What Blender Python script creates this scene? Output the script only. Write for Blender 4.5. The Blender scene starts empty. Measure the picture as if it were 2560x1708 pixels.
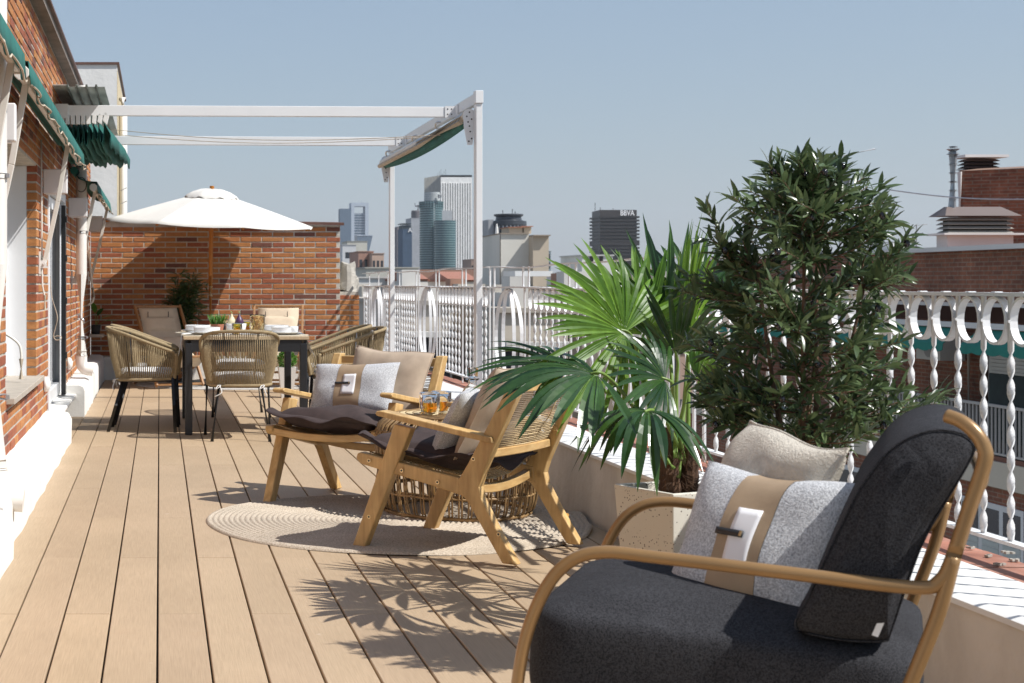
import bpy, math, random
from mathutils import Vector, Matrix, Quaternion
random.seed(7)
SC = bpy.context.scene
COL = SC.collection
# ------------------------------------------------------------------ camera
# level camera looking along the deck boards (+Y), with the lens shifted right and down
F, CX, CY, H = 3950.0, 399.0, 708.0, 1.12
cd = bpy.data.cameras.new('camera'); cam = bpy.data.objects.new('camera', cd); COL.objects.link(cam)
cam.location = (0, 0, H); cam.rotation_euler = (math.radians(90), 0, 0)
cd.sensor_width = 36; cd.lens = 36 * F / 2560
cd.shift_x = (1280 - CX) / 2560; cd.shift_y = -(854 - CY) / 2560
cd.clip_start = 0.1; cd.clip_end = 12000
cd.dof.use_dof = True; cd.dof.focus_distance = 7.0; cd.dof.aperture_fstop = 11
SC.camera = cam
# ------------------------------------------------------------------ light
SUN = Vector((-1.0, 0.50, -1.38)).normalized()          # the way the light travels
world = bpy.data.worlds.new('World'); SC.world = world; world.use_nodes = True
wn = world.node_tree.nodes; wl = world.node_tree.links
bg = wn['Background']; sky = wn.new('ShaderNodeTexSky'); sky.sky_type = 'NISHITA'
sky.sun_disc = False; sky.sun_elevation = math.asin(-SUN.z)
sky.sun_rotation = math.atan2(-SUN.x, -SUN.y)
sky.altitude = 100; sky.air_density = 1.3; sky.dust_density = 0.6; sky.ozone_density = 1.0
mxs = wn.new('ShaderNodeMix'); mxs.data_type = 'RGBA'; mxs.inputs[0].default_value = 0.62   # veil of summer haze over the clear sky
mxs.inputs[7].default_value = (2.30, 3.02, 4.25, 1)
wl.new(sky.outputs[0], mxs.inputs[6]); wl.new(mxs.outputs[2], bg.inputs[0])
bg.inputs[1].default_value = 0.105
sl = bpy.data.lights.new('sun', 'SUN'); sl.energy = 4.9; sl.angle = math.radians(0.55); sl.color = (1.0, 0.972, 0.93)
so = bpy.data.objects.new('sun', sl); COL.objects.link(so); so.location = (20, -6, 30)
so.rotation_euler = SUN.to_track_quat('-Z', 'Y').to_euler()
SC.view_settings.view_transform = 'Standard'; SC.view_settings.look = 'None'
SC.view_settings.exposure = 0.28; SC.view_settings.gamma = 1.0
try: SC.view_settings.use_curve_mapping = False
except Exception: pass
SC.render.engine = 'CYCLES'
SC.cycles.max_bounces = 7; SC.cycles.diffuse_bounces = 3; SC.cycles.glossy_bounces = 2; SC.cycles.transmission_bounces = 7; SC.cycles.transparent_max_bounces = 8; SC.cycles.volume_bounces = 0

# ------------------------------------------------------------------ helpers
def P(px, py, D):                      # a photograph pixel at depth D metres -> a point of the place
    return Vector(((px - CX) * D / F, D, H - (py - CY) * D / F))
def V(*a): return Vector(a)
ORG = {}
def thing(name, label, cat, loc=(0, 0, 0), rz=0, group=None):
    o = bpy.data.objects.new(name, None); COL.objects.link(o)
    o.location = loc; o.rotation_euler = (0, 0, rz); o['label'] = label; o['category'] = cat
    o.empty_display_size = .1
    if group: o['group'] = group
    ORG[o.name] = Vector(loc)
    return o
def tag(o, label, cat, group=None):
    o['label'] = label; o['category'] = cat
    if group: o['group'] = group
    return o
def struct(o): o['kind'] = 'structure'; return o
def stuff(o): o['kind'] = 'stuff'; return o
def link(name, me, parent=None, loc=None):
    o = bpy.data.objects.new(name, me); COL.objects.link(o)
    if parent: o.parent = parent
    if loc is not None: o.location = loc
    return o
def copy_tree(o, parent=None):
    c = o.copy(); COL.objects.link(c); c.parent = parent
    for ch in list(o.children): copy_tree(ch, c)
    return c
def dup(root, loc, rz, label=None, group=None):
    c = copy_tree(root); c.location = loc; c.rotation_euler = (0, 0, rz)
    if label: c['label'] = label
    if group: c['group'] = group
    return c
def frame(d):
    d = d.normalized(); up = Vector((0, 0, 1)) if abs(d.z) < .95 else Vector((1, 0, 0))
    a = d.cross(up).normalized(); return a, a.cross(d).normalized()
class MB:
    def __init__(s): s.v = []; s.f = []; s.mi = []; s.cur = 0
    def add(s, vs, fs):
        b = len(s.v); s.v += [tuple(p) for p in vs]
        for q in fs: s.f.append([b + i for i in q]); s.mi.append(s.cur)
        return s
    def box(s, x0, y0, z0, x1, y1, z1):
        return s.add([(x0,y0,z0),(x1,y0,z0),(x1,y1,z0),(x0,y1,z0),(x0,y0,z1),(x1,y0,z1),(x1,y1,z1),(x0,y1,z1)],
                     [(3,2,1,0),(4,5,6,7),(0,1,5,4),(1,2,6,5),(2,3,7,6),(3,0,4,7)])
    def obox(s, c, ax, ay, az):          # oriented box: centre and three half-axis vectors
        c = Vector(c); vs = []
        for k in (-1, 1):
            for i, j in ((-1,-1),(1,-1),(1,1),(-1,1)): vs.append(c + ax*i + ay*j + az*k)
        return s.add(vs, [(3,2,1,0),(4,5,6,7),(0,1,5,4),(1,2,6,5),(2,3,7,6),(3,0,4,7)])
    def bar(s, a, b, w, t, side=None):   # rectangular bar from a to b; w across 'side', t the other way
        a = Vector(a); b = Vector(b); d = (b - a)
        sd = Vector(side) if side is not None else frame(d)[0]
        sd = (sd - d.normalized() * sd.dot(d.normalized())).normalized(); o = d.normalized().cross(sd)
        return s.obox((a + b) / 2, sd * w / 2, o * t / 2, d / 2)
    def tube(s, pts, r, n=8, cap=True, closed=False):
        pts = [Vector(p) for p in pts]; m = len(pts); rs = r if isinstance(r, (list, tuple)) else [r] * m
        ring = []; a0 = None; vs = []
        for i, p in enumerate(pts):
            if closed: d = pts[(i + 1) % m] - pts[i - 1]
            else: d = pts[min(i + 1, m - 1)] - pts[max(i - 1, 0)]
            d = d.normalized()
            if a0 is None: a, b = frame(d)
            else:
                a = (a0 - d * a0.dot(d))
                a = a.normalized() if a.length > 1e-6 else frame(d)[0]
                b = a.cross(d) * -1; b = d.cross(a)
            a0 = a
            for k in range(n):
                t = 2 * math.pi * k / n
                vs.append(p + (a * math.cos(t) + b * math.sin(t)) * rs[i])
        fs = []
        for i in range(m if closed else m - 1):
            j = (i + 1) % m
            for k in range(n):
                l = (k + 1) % n; fs.append((i*n+k, i*n+l, j*n+l, j*n+k))
        if cap and not closed:
            fs.append(tuple(reversed(range(n)))); fs.append(tuple(range((m-1)*n, m*n)))
        return s.add(vs, fs)
    def lathe(s, c, prof, n=24, cap=True):
        c = Vector(c); vs = []; fs = []
        for r, z in prof:
            for k in range(n):
                t = 2*math.pi*k/n; vs.append((c.x + r*math.cos(t), c.y + r*math.sin(t), c.z + z))
        for i in range(len(prof)-1):
            for k in range(n):
                l = (k+1) % n; fs.append((i*n+k, i*n+l, (i+1)*n+l, (i+1)*n+k))
        if cap:
            fs.append(tuple(reversed(range(n)))); fs.append(tuple(range((len(prof)-1)*n, len(prof)*n)))
        return s.add(vs, fs)
    def grid(s, rows, closed=False):     # rows of points
        n = len(rows[0]); vs = [p for r in rows for p in r]; fs = []
        for i in range(len(rows)-1):
            for k in range(n if closed else n-1):
                l = (k+1) % n; fs.append((i*n+k, i*n+l, (i+1)*n+l, (i+1)*n+k))
        return s.add(vs, fs)
    def prism(s, poly, a, b, flip=False):  # poly: list of points at one end, moved by vector a..b
        a = Vector(a); b = Vector(b); n = len(poly)
        vs = [Vector(p)+a for p in poly] + [Vector(p)+b for p in poly]
        fs = [tuple(reversed(range(n))), tuple(range(n, 2*n))]
        for k in range(n): l = (k+1) % n; fs.append((k, l, n+l, n+k))
        return s.add(vs, fs)
    def mesh(s, name, mats, smooth=False, org=Vector((0,0,0))):
        me = bpy.data.meshes.new(name)
        me.from_pydata([(p[0]-org.x, p[1]-org.y, p[2]-org.z) for p in s.v], [], s.f)
        for m in (mats if isinstance(mats, (list, tuple)) else [mats]): me.materials.append(m)
        if any(s.mi): me.polygons.foreach_set('material_index', s.mi)
        if smooth: me.polygons.foreach_set('use_smooth', [True]*len(me.polygons))
        me.update(); return me
    def build(s, name, mats, parent=None, smooth=False, bevel=0, seg=2, sub=0, local=False, solid=0, auto=None):
        org = Vector((0,0,0))
        if parent and not local: org = ORG.get(parent.name, org)
        me = s.mesh(name, mats, smooth or auto is not None, org)
        o = link(name, me, parent); ORG[o.name] = org
        if auto is not None:
            try: me.set_sharp_from_angle(angle=math.radians(auto))
            except Exception: pass
        if solid:
            m = o.modifiers.new('solid', 'SOLIDIFY'); m.thickness = solid; m.offset = 0
        if sub: m = o.modifiers.new('sub', 'SUBSURF'); m.levels = sub; m.render_levels = sub
        if bevel:
            m = o.modifiers.new('bevel', 'BEVEL'); m.width = bevel; m.segments = seg; m.limit_method = 'ANGLE'
            m.harden_normals = False
        return o
def arc(c, r, a0, a1, n, u, v):
    return [Vector(c) + Vector(u)*r*math.cos(a0+(a1-a0)*i/n) + Vector(v)*r*math.sin(a0+(a1-a0)*i/n) for i in range(n+1)]
def smooth_path(pts, k=6):               # Catmull-Rom
    pts = [Vector(p) for p in pts]; out = []
    for i in range(len(pts)-1):
        p0 = pts[max(i-1,0)]; p1 = pts[i]; p2 = pts[i+1]; p3 = pts[min(i+2, len(pts)-1)]
        for j in range(k):
            t = j/k
            out.append(.5*((2*p1)+(p2-p0)*t+(2*p0-5*p1+4*p2-p3)*t*t+(3*p1-p0-3*p2+p3)*t**3))
    out.append(pts[-1]); return out

# ------------------------------------------------------------------ materials
def nodes(name):
    m = bpy.data.materials.new(name); m.use_nodes = True
    nt = m.node_tree; return m, nt, nt.nodes, nt.links, nt.nodes['Principled BSDF']
def coords(N, L, kind, sc):
    if kind == 'world': g = N.new('ShaderNodeNewGeometry'); src = g.outputs['Position']
    else: g = N.new('ShaderNodeTexCoord'); src = g.outputs['Object']
    mp = N.new('ShaderNodeMapping'); mp.inputs['Scale'].default_value = sc
    L.new(src, mp.inputs['Vector']); return mp.outputs['Vector']
def rndval(N, L):                        # a number per object and per loose piece
    oi = N.new('ShaderNodeObjectInfo'); g = N.new('ShaderNodeNewGeometry')
    a = N.new('ShaderNodeMath'); a.operation = 'MULTIPLY'; a.inputs[1].default_value = 7.31
    L.new(g.outputs['Random Per Island'], a.inputs[0])
    b = N.new('ShaderNodeMath'); b.operation = 'ADD'; L.new(a.outputs[0], b.inputs[0]); L.new(oi.outputs['Random'], b.inputs[1])
    c = N.new('ShaderNodeMath'); c.operation = 'FRACT'; L.new(b.outputs[0], c.inputs[0]); return c.outputs[0]
def ramp(N, L, src, stops, interp='LINEAR'):
    r = N.new('ShaderNodeValToRGB'); r.color_ramp.interpolation = interp
    e = r.color_ramp.elements
    while len(e) < len(stops): e.new(.5)
    for k, (p, c) in enumerate(stops):
        e[k].position = p; e[k].color = (c[0], c[1], c[2], 1) if not isinstance(c, float) else (c, c, c, 1)
    L.new(src, r.inputs[0]); return r.outputs[0]
def mul(N, L, a, b, fac=1.0, mode='MULTIPLY'):
    m = N.new('ShaderNodeMix'); m.data_type = 'RGBA'; m.blend_type = mode
    if isinstance(fac, float): m.inputs[0].default_value = fac
    else: L.new(fac, m.inputs[0])
    for k, x in ((6, a), (7, b)):
        if isinstance(x, (tuple, list)): m.inputs[k].default_value = (*x[:3], 1)
        else: L.new(x, m.inputs[k])
    return m.outputs[2]
def noise(N, L, vec, scale, detail=4, rough=.55, dist=0):
    n = N.new('ShaderNodeTexNoise'); n.inputs['Scale'].default_value = scale
    n.inputs['Detail'].default_value = detail; n.inputs['Roughness'].default_value = rough
    n.inputs['Distortion'].default_value = dist; L.new(vec, n.inputs['Vector']); return n.outputs['Fac']
def bump(N, L, bs, h, strength, dist=.01):
    b = N.new('ShaderNodeBump'); b.inputs['Strength'].default_value = strength; b.inputs['Distance'].default_value = dist
    L.new(h, b.inputs['Height']); L.new(b.outputs[0], bs.inputs['Normal'])
def M(name, col, rough=.6, var=.15, scale=6, stretch=(1,1,1), bmp=0, bscale=60, bdist=.004, metal=0, spec=.5,
      rand=0, kind='world', dirt=0, dirtcol=(.25,.2,.15), dscale=2.0, coat=0, alpha=None):
    m, nt, N, L, B = nodes(name)
    vec = coords(N, L, kind, stretch)
    n = noise(N, L, vec, scale, 5)
    c = ramp(N, L, n, [(.3, tuple(x*(1-var) for x in col)), (.7, tuple(min(1,x*(1+var)) for x in col))])
    if rand:
        rv = rndval(N, L); mr = N.new('ShaderNodeMapRange'); mr.inputs['To Min'].default_value = 1-rand; mr.inputs['To Max'].default_value = 1+rand
        L.new(rv, mr.inputs['Value']); cb = N.new('ShaderNodeCombineXYZ')
        for k in range(3): L.new(mr.outputs[0], cb.inputs[k])
        c = mul(N, L, c, cb.outputs[0])
    if dirt:
        dn = noise(N, L, coords(N, L, 'world', (1,1,.45)), dscale, 6, .65)
        dm = ramp(N, L, dn, [(.48, 0.0), (.75, float(dirt))])
        c = mul(N, L, c, dirtcol, dm, 'MIX')
    L.new(c, B.inputs['Base Color'])
    B.inputs['Roughness'].default_value = rough; B.inputs['Metallic'].default_value = metal
    B.inputs['Specular IOR Level'].default_value = spec
    if coat: B.inputs['Coat Weight'].default_value = coat; B.inputs['Coat Roughness'].default_value = .15
    if bmp: bump(N, L, B, noise(N, L, coords(N, L, kind, stretch), bscale, 4, .6), bmp, bdist)
    return m
# ---- named materials
MT = {}
MT['white'] = M('white_paint', (.80,.79,.76), .55, .04, 3, bmp=.15, bscale=25, dirt=.18, dirtcol=(.55,.5,.43), dscale=3)
MT['plaster'] = M('white_plaster', (.75,.735,.70), .85, .05, 2.5, bmp=.5, bscale=18, bdist=.008, dirt=.22, dirtcol=(.58,.54,.47), dscale=1.6)
MT['parapet'] = M('cream_plaster', (.66,.61,.54), .9, .09, 3.0, bmp=.7, bscale=16, bdist=.008, dirt=.6, dirtcol=(.42,.36,.30), dscale=2.6)
MT['iron'] = M('white_iron', (.80,.80,.80), .42, .03, 9, bmp=.35, bscale=70, bdist=.002, dirt=.3, dirtcol=(.50,.42,.33), dscale=14)
MT['alu'] = M('white_aluminium', (.80,.80,.79), .35, .02, 4, dirt=.06, dirtcol=(.6,.55,.5), dscale=4)
MT['pvc'] = M('cream_pipe', (.80,.77,.72), .45, .05, 5, dirt=.2, dirtcol=(.6,.5,.4), dscale=5)
MT['mortar'] = M('mortar', (.49,.45,.385), .95, .2, 14, bmp=.8, bscale=60, bdist=.006, dirt=.3, dirtcol=(.62,.58,.52), dscale=3)
MT['terracotta'] = M('terracotta_tile', (.34,.14,.09), .7, .25, 9, bmp=.4, bscale=30, rand=.18, dirt=.5, dirtcol=(.42,.30,.24), dscale=6)
MT['coping'] = M('brown_coping', (.13,.062,.045), .5, .2, 6, dirt=.2, dirtcol=(.3,.2,.16))
MT['green'] = M('green_canvas', (.014,.115,.095), .85, .22, 9, bmp=.2, bscale=150, dirt=.2, dirtcol=(.06,.2,.17), dscale=5)
MT['trim'] = M('beige_trim', (.50,.42,.32), .8, .2, 20)
MT['armwhite'] = M('awning_arm_paint', (.74,.70,.63), .45, .05, 10, dirt=.2, dirtcol=(.4,.33,.25), dscale=8)
MT['galv'] = M('galvanised_sheet', (.50,.51,.48), .45, .2, 5, stretch=(6,1,1), metal=.15, dirt=.35, dirtcol=(.2,.19,.16))
MT['galvp'] = M('galvanised_pipe', (.40,.42,.44), .38, .2, 6, metal=.6)
MT['black'] = M('black_aluminium', (.018,.019,.022), .38, .1, 8)
MT['rope'] = M('olive_beige_rope', (.30,.225,.125), .85, .2, 60, bmp=.4, bscale=300, kind='object')
MT['cushw'] = M('white_cushion', (.74,.73,.71), .9, .05, 12, bmp=.2, bscale=80)
MT['canvas'] = M('beige_canvas', (.62,.51,.38), .9, .07, 12, bmp=.2, bscale=160)
MT['umbrella'] = M('ecru_canvas', (.66,.635,.585), .9, .04, 5, bmp=.15, bscale=120)
MT['pole'] = M('orange_varnished_pole', (.42,.155,.02), .35, .15, 10, stretch=(8,8,.5))
MT['teak'] = M('dark_teak', (.33,.17,.07), .55, .22, 20, stretch=(1,1,.25))
MT['ceramic'] = M('white_ceramic', (.82,.82,.81), .18, .01, 5, coat=.4)
MT['brass'] = M('brass', (.75,.6,.35), .35, .1, 8, metal=1)
MT['bronze'] = M('bronze_painted_tube', (.30,.175,.072), .30, .10, 5, bmp=.03, bscale=200, metal=.25, spec=.5)
MT['steel'] = M('steel', (.6,.6,.6), .3, .1, 8, metal=1)
MT['rubber'] = M('dark_rubber', (.03,.03,.03), .8, .1, 8)
MT['beigefab'] = M('taupe_velvet', (.43,.34,.255), .9, .12, 14, bmp=.35, bscale=220, bdist=.002, kind='object')
MT['linen'] = M('ecru_wool', (.60,.545,.46), .97, .12, 60, bmp=1.0, bscale=190, bdist=.006, kind='object')
MT['brown'] = M('brown_linen', (.044,.028,.026), .9, .2, 30, bmp=.5, bscale=260, bdist=.003, kind='object')
MT['leather'] = M('taupe_leather', (.36,.26,.165), .55, .14, 9, bmp=.1, bscale=90, kind='object')
MT['patch'] = M('white_leather_patch', (.80,.79,.80), .45, .02, 12)
MT['strap'] = M('black_strap', (.02,.02,.02), .45, .1, 12)
MT['soil'] = M('soil', (.045,.03,.02), .95, .4, 60, bmp=.8, bscale=90)
MT['dark'] = M('dark_void', (.02,.018,.017), .9, .3, 3)
MT['concrete'] = M('rough_concrete', (.44,.41,.36), .95, .2, 9, bmp=.8, bscale=30, dirt=.5, dirtcol=(.22,.2,.17))
MT['frame'] = M('white_upvc', (.80,.81,.82), .35, .02, 5)
MT['stone'] = M('grey_stone_sill', (.42,.37,.31), .8, .12, 12, bmp=.3, bscale=50)
MT['olive_bark'] = M('olive_bark', (.17,.10,.06), .9, .4, 20, stretch=(3,3,.5), bmp=.9, bscale=40, bdist=.01)
MT['fibre'] = M('palm_fibre', (.085,.043,.022), .95, .45, 50, stretch=(2,2,.3), bmp=1, bscale=80)
MT['deckbase'] = M('deck_gap', (.035,.024,.018), .9, .2, 5)
MT['greypot'] = M('white_pot', (.75,.72,.68), .6, .04, 6)
MT['greyrug'] = M('grey_rug', (.46,.44,.41), .95, .1, 30, bmp=.6, bscale=120)
MT['woodtop'] = M('pale_wood_top', (.50,.38,.24), .5, .15, 14, stretch=(6,1,1))
MT['mat'] = M('woven_placemat', (.52,.45,.34), .9, .2, 90, bmp=.6, bscale=200)
MT['box'] = M('white_box', (.78,.76,.75), .5, .02, 4)

def wood(name, c0, c1, rough=.45, kind='object', st=(14,14,1.6), bm=.25):
    m, nt, N, L, B = nodes(name)
    vec = coords(N, L, kind, st); n1 = noise(N, L, vec, 3.0, 6, .6, .6)
    c = ramp(N, L, n1, [(.28, c0), (.5, tuple((a+b)/2 for a, b in zip(c0, c1))), (.72, c1)])
    v2 = coords(N, L, kind, (2.2,2.2,2.2)); n2 = noise(N, L, v2, 3, 3)
    c = mul(N, L, c, ramp(N, L, n2, [(.3, .78), (.7, 1.12)]))
    kn = N.new('ShaderNodeTexVoronoi'); kn.inputs['Scale'].default_value = 5.5; L.new(coords(N, L, kind, (1,1,.6)), kn.inputs['Vector'])
    c = mul(N, L, c, (c0[0]*.35, c0[1]*.3, c0[2]*.3), ramp(N, L, kn.outputs['Distance'], [(.03, .75), (.085, 0.0)]), 'MIX')
    L.new(c, B.inputs['Base Color']); B.inputs['Roughness'].default_value = rough
    bump(N, L, B, n1, bm, .002); return m
MT['acacia'] = wood('acacia_wood', (.46,.27,.10), (.68,.465,.205))
MT['acacia_x'] = wood('acacia_wood_cross', (.46,.27,.10), (.68,.465,.205), st=(1.6,14,14))

def deck_mat():
    m, nt, N, L, B = nodes('composite_deck')
    r = rndval(N, L)
    base = ramp(N, L, r, [(0, (.415,.310,.203)), (.25, (.455,.343,.226)), (.5, (.432,.322,.214)), (.75, (.398,.296,.196)), (1, (.470,.352,.228))])
    big = noise(N, L, coords(N, L, 'world', (1.2,.8,1)), 1.6, 4)
    base = mul(N, L, base, ramp(N, L, big, [(.3, (.93,.92,.90)), (.7, (1.06,1.05,1.04))]))
    oi = N.new('ShaderNodeObjectInfo')
    g = N.new('ShaderNodeNewGeometry'); ad = N.new('ShaderNodeVectorMath'); ad.operation = 'ADD'
    sc = N.new('ShaderNodeVectorMath'); sc.operation = 'SCALE'; sc.inputs['Scale'].default_value = 30.0
    cb = N.new('ShaderNodeCombineXYZ'); L.new(oi.outputs['Random'], cb.inputs[0]); L.new(oi.outputs['Random'], cb.inputs[1])
    L.new(cb.outputs[0], sc.inputs[0]); L.new(g.outputs['Position'], ad.inputs[0]); L.new(sc.outputs[0], ad.inputs[1])
    mp = N.new('ShaderNodeMapping'); mp.inputs['Scale'].default_value = (16, 1.1, 1); L.new(ad.outputs[0], mp.inputs[0])
    warp = noise(N, L, mp.outputs[0], .9, 3, .5, .3)
    wv = N.new('ShaderNodeMath'); wv.operation = 'MULTIPLY'; wv.inputs[1].default_value = 95.0; L.new(warp, wv.inputs[0])
    sn = N.new('ShaderNodeMath'); sn.operation = 'SINE'; L.new(wv.outputs[0], sn.inputs[0])
    fine = N.new('ShaderNodeMapping'); fine.inputs['Scale'].default_value = (260, 6, 1); L.new(ad.outputs[0], fine.inputs[0])
    fn = noise(N, L, fine.outputs[0], 1.0, 2)
    gm = N.new('ShaderNodeMath'); gm.operation = 'MULTIPLY_ADD'; gm.inputs[1].default_value = .045; gm.inputs[2].default_value = .0
    L.new(sn.outputs[0], gm.inputs[0]); g2 = N.new('ShaderNodeMath'); g2.operation = 'ADD'; L.new(gm.outputs[0], g2.inputs[0]); L.new(fn, g2.inputs[1])
    base = mul(N, L, base, ramp(N, L, g2.outputs[0], [(.3, (.90,.89,.88)), (.7, (1.05,1.05,1.05))]))
    st = noise(N, L, coords(N, L, 'world', (1,1,1)), 3.1, 6, .7)
    base = mul(N, L, base, (.40,.26,.16), ramp(N, L, st, [(.60, 0.0), (.80, .35)]), 'MIX')
    sp = noise(N, L, coords(N, L, 'world', (1,1,1)), 17, 2, .5)
    base = mul(N, L, base, (.66,.56,.45), ramp(N, L, sp, [(.74, 0.0), (.80, .5)]), 'MIX')
    L.new(base, B.inputs['Base Color']); B.inputs['Roughness'].default_value = .58; B.inputs['Specular IOR Level'].default_value = .35
    bump(N, L, B, g2.outputs[0], .35, .0012); return m
MT['deck'] = deck_mat()

def brick_mat(name, bright=1.0):
    m, nt, N, L, B = nodes(name)
    r = rndval(N, L); k = bright
    c = ramp(N, L, r, [(0, (.46*k,.185*k,.066*k)), (.22, (.50*k,.215*k,.072*k)), (.40, (.37*k,.118*k,.055*k)), (.58, (.47*k,.18*k,.062*k)), (.74, (.33*k,.10*k,.05*k)), (.86, (.50*k,.22*k,.08*k)), (.945, (.20*k,.08*k,.055*k)), (1, (.16*k,.07*k,.058*k))], 'CONSTANT')
    vec = coords(N, L, 'world', (1,1,2.5))
    c = mul(N, L, c, ramp(N, L, noise(N, L, vec, 16, 5, .65), [(.28, (.72,.68,.66)), (.7, (1.15,1.15,1.12))]))
    wh = noise(N, L, coords(N, L, 'world', (1,1,1)), 7, 6, .7)
    c = mul(N, L, c, (.55,.42,.33), ramp(N, L, wh, [(.63, 0.0), (.82, .5)]), 'MIX')
    L.new(c, B.inputs['Base Color']); B.inputs['Roughness'].default_value = .85
    bump(N, L, B, noise(N, L, vec, 70, 5, .65), .6, .004); return m
MT['brick'] = brick_mat('brick', .92)

def brick_tex(name, sx, sz, axis, c1, c2, mo, sc=1.0):
    # far brickwork, too small to pick apart: one texture (axis: which world axis runs along the wall)
    m, nt, N, L, B = nodes(name)
    g = N.new('ShaderNodeNewGeometry'); sp = N.new('ShaderNodeSeparateXYZ'); L.new(g.outputs['Position'], sp.inputs[0])
    cb = N.new('ShaderNodeCombineXYZ'); L.new(sp.outputs[axis], cb.inputs[0]); L.new(sp.outputs[2], cb.inputs[1])
    b = N.new('ShaderNodeTexBrick'); L.new(cb.outputs[0], b.inputs['Vector'])
    b.inputs['Color1'].default_value = (*c1, 1); b.inputs['Color2'].default_value = (*c2, 1); b.inputs['Mortar'].default_value = (*mo, 1)
    b.inputs['Scale'].default_value = sc; b.inputs['Brick Width'].default_value = sx; b.inputs['Row Height'].default_value = sz
    b.inputs['Mortar Size'].default_value = .009; b.inputs['Bias'].default_value = -.1
    c = mul(N, L, b.outputs['Color'], ramp(N, L, noise(N, L, g.outputs['Position'], .9, 6, .65), [(.3, (.62,.6,.58)), (.7, (1.2,1.18,1.15))]))
    c = mul(N, L, c, ramp(N, L, noise(N, L, g.outputs['Position'], 9, 4, .65), [(.3, (.75,.72,.7)), (.7, (1.2,1.2,1.2))]))
    L.new(c, B.inputs['Base Color']); B.inputs['Roughness'].default_value = .9
    bump(N, L, B, b.outputs['Fac'], -.4, .01); return m
MT['brickfar'] = brick_tex('far_brickwork', .25, .065, 1, (.30,.115,.065), (.20,.078,.05), (.27,.19,.14))
MT['brickfarx'] = brick_tex('far_brickwork_cross', .25, .065, 0, (.30,.115,.065), (.20,.078,.05), (.27,.19,.14))

def glass(name, col=(1,1,1), rough=.02, ior=1.45):
    m, nt, N, L, B = nodes(name)
    B.inputs['Base Color'].default_value = (*col, 1); B.inputs['Transmission Weight'].default_value = 1
    B.inputs['Roughness'].default_value = rough; B.inputs['IOR'].default_value = ior; return m
MT['glass'] = glass('clear_glass', (.97,.97,.96), .03, 1.22); MT['whisky'] = glass('amber_drink', (.90,.40,.03), 0, 1.15)
MT['yglass'] = glass('yellow_glass', (.85,.55,.05), .06); MT['vglass'] = glass('honey_glass', (.95,.85,.62), .03)
MT['pane'] = M('window_pane', (.05,.06,.07), .06, .1, 2, spec=.8)

def tweed():
    m, nt, N, L, B = nodes('grey_tweed')
    vec = coords(N, L, 'object', (1,1,1))
    a = noise(N, L, coords(N, L, 'object', (520,520,140)), 1, 2); b = noise(N, L, coords(N, L, 'object', (140,520,520)), 1, 2)
    mx = N.new('ShaderNodeMath'); mx.operation = 'MAXIMUM'; L.new(a, mx.inputs[0]); L.new(b, mx.inputs[1])
    c = ramp(N, L, mx.outputs[0], [(.42, (.28,.285,.30)), (.53, (.46,.465,.48)), (.64, (.70,.71,.72))])
    L.new(c, B.inputs['Base Color']); B.inputs['Roughness'].default_value = .95
    bump(N, L, B, mx.outputs[0], .8, .003); return m
MT['tweed'] = tweed()
def charcoal():
    m, nt, N, L, B = nodes('charcoal_fabric')
    a = noise(N, L, coords(N, L, 'object', (620,620,240)), 1, 2); b = noise(N, L, coords(N, L, 'object', (240,240,620)), 1, 2)
    mx = N.new('ShaderNodeMath'); mx.operation = 'ADD'; L.new(a, mx.inputs[0]); L.new(b, mx.inputs[1])
    c = ramp(N, L, mx.outputs[0], [(.78, (.012,.012,.014)), (1.0, (.024,.024,.027)), (1.22, (.044,.044,.049))])
    c = mul(N, L, c, ramp(N, L, noise(N, L, coords(N, L, 'object', (1,1,1)), 5, 3), [(.3, .85), (.7, 1.15)]))
    L.new(c, B.inputs['Base Color']); B.inputs['Roughness'].default_value = .9
    B.inputs['Specular IOR Level'].default_value = .2
    cr = noise(N, L, coords(N, L, 'object', (1,1,1)), 9, 3, .5, 1.2); ad = N.new('ShaderNodeMath'); ad.operation = 'MULTIPLY_ADD'; ad.inputs[1].default_value = 6.0; L.new(cr, ad.inputs[0]); L.new(mx.outputs[0], ad.inputs[2])
    bump(N, L, B, ad.outputs[0], .5, .0022); return m
MT['charcoal'] = charcoal()
def leafm(name, c0, c1, trans, rough=.4, rand=True):
    m, nt, N, L, B = nodes(name)
    c = ramp(N, L, rndval(N, L), [(0, c0), (1, c1)])
    n = noise(N, L, coords(N, L, 'world', (1,1,1)), 25, 3)
    c = mul(N, L, c, ramp(N, L, n, [(.3, .8), (.7, 1.2)]))
    L.new(c, B.inputs['Base Color']); B.inputs['Roughness'].default_value = rough
    tr = N.new('ShaderNodeBsdfTranslucent'); hsv = N.new('ShaderNodeHueSaturation'); hsv.inputs['Value'].default_value = 1.6
    hsv.inputs['Hue'].default_value = .485; L.new(c, hsv.inputs['Color']); L.new(hsv.outputs[0], tr.inputs[0])
    mx = N.new('ShaderNodeMixShader'); mx.inputs[0].default_value = trans
    out = N['Material Output']; L.new(B.outputs[0], mx.inputs[1]); L.new(tr.outputs[0], mx.inputs[2]); L.new(mx.outputs[0], out.inputs[0])
    return m
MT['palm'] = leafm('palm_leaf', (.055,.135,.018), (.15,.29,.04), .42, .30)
MT['palmdark'] = leafm('palm_leaf_dark', (.012,.040,.012), (.050,.110,.024), .13, .22)  # darker copy of the palm leaf, shade of the unlit fronds in its colour
MT['olive'] = leafm('olive_leaf', (.040,.070,.030), (.125,.175,.075), .2, .27)
MT['bamboo'] = leafm('bamboo_leaf', (.02,.05,.015), (.06,.11,.03), .2, .45)
MT['box_leaf'] = leafm('boxwood_leaf', (.06,.17,.02), (.12,.28,.04), .25, .4)
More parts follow.
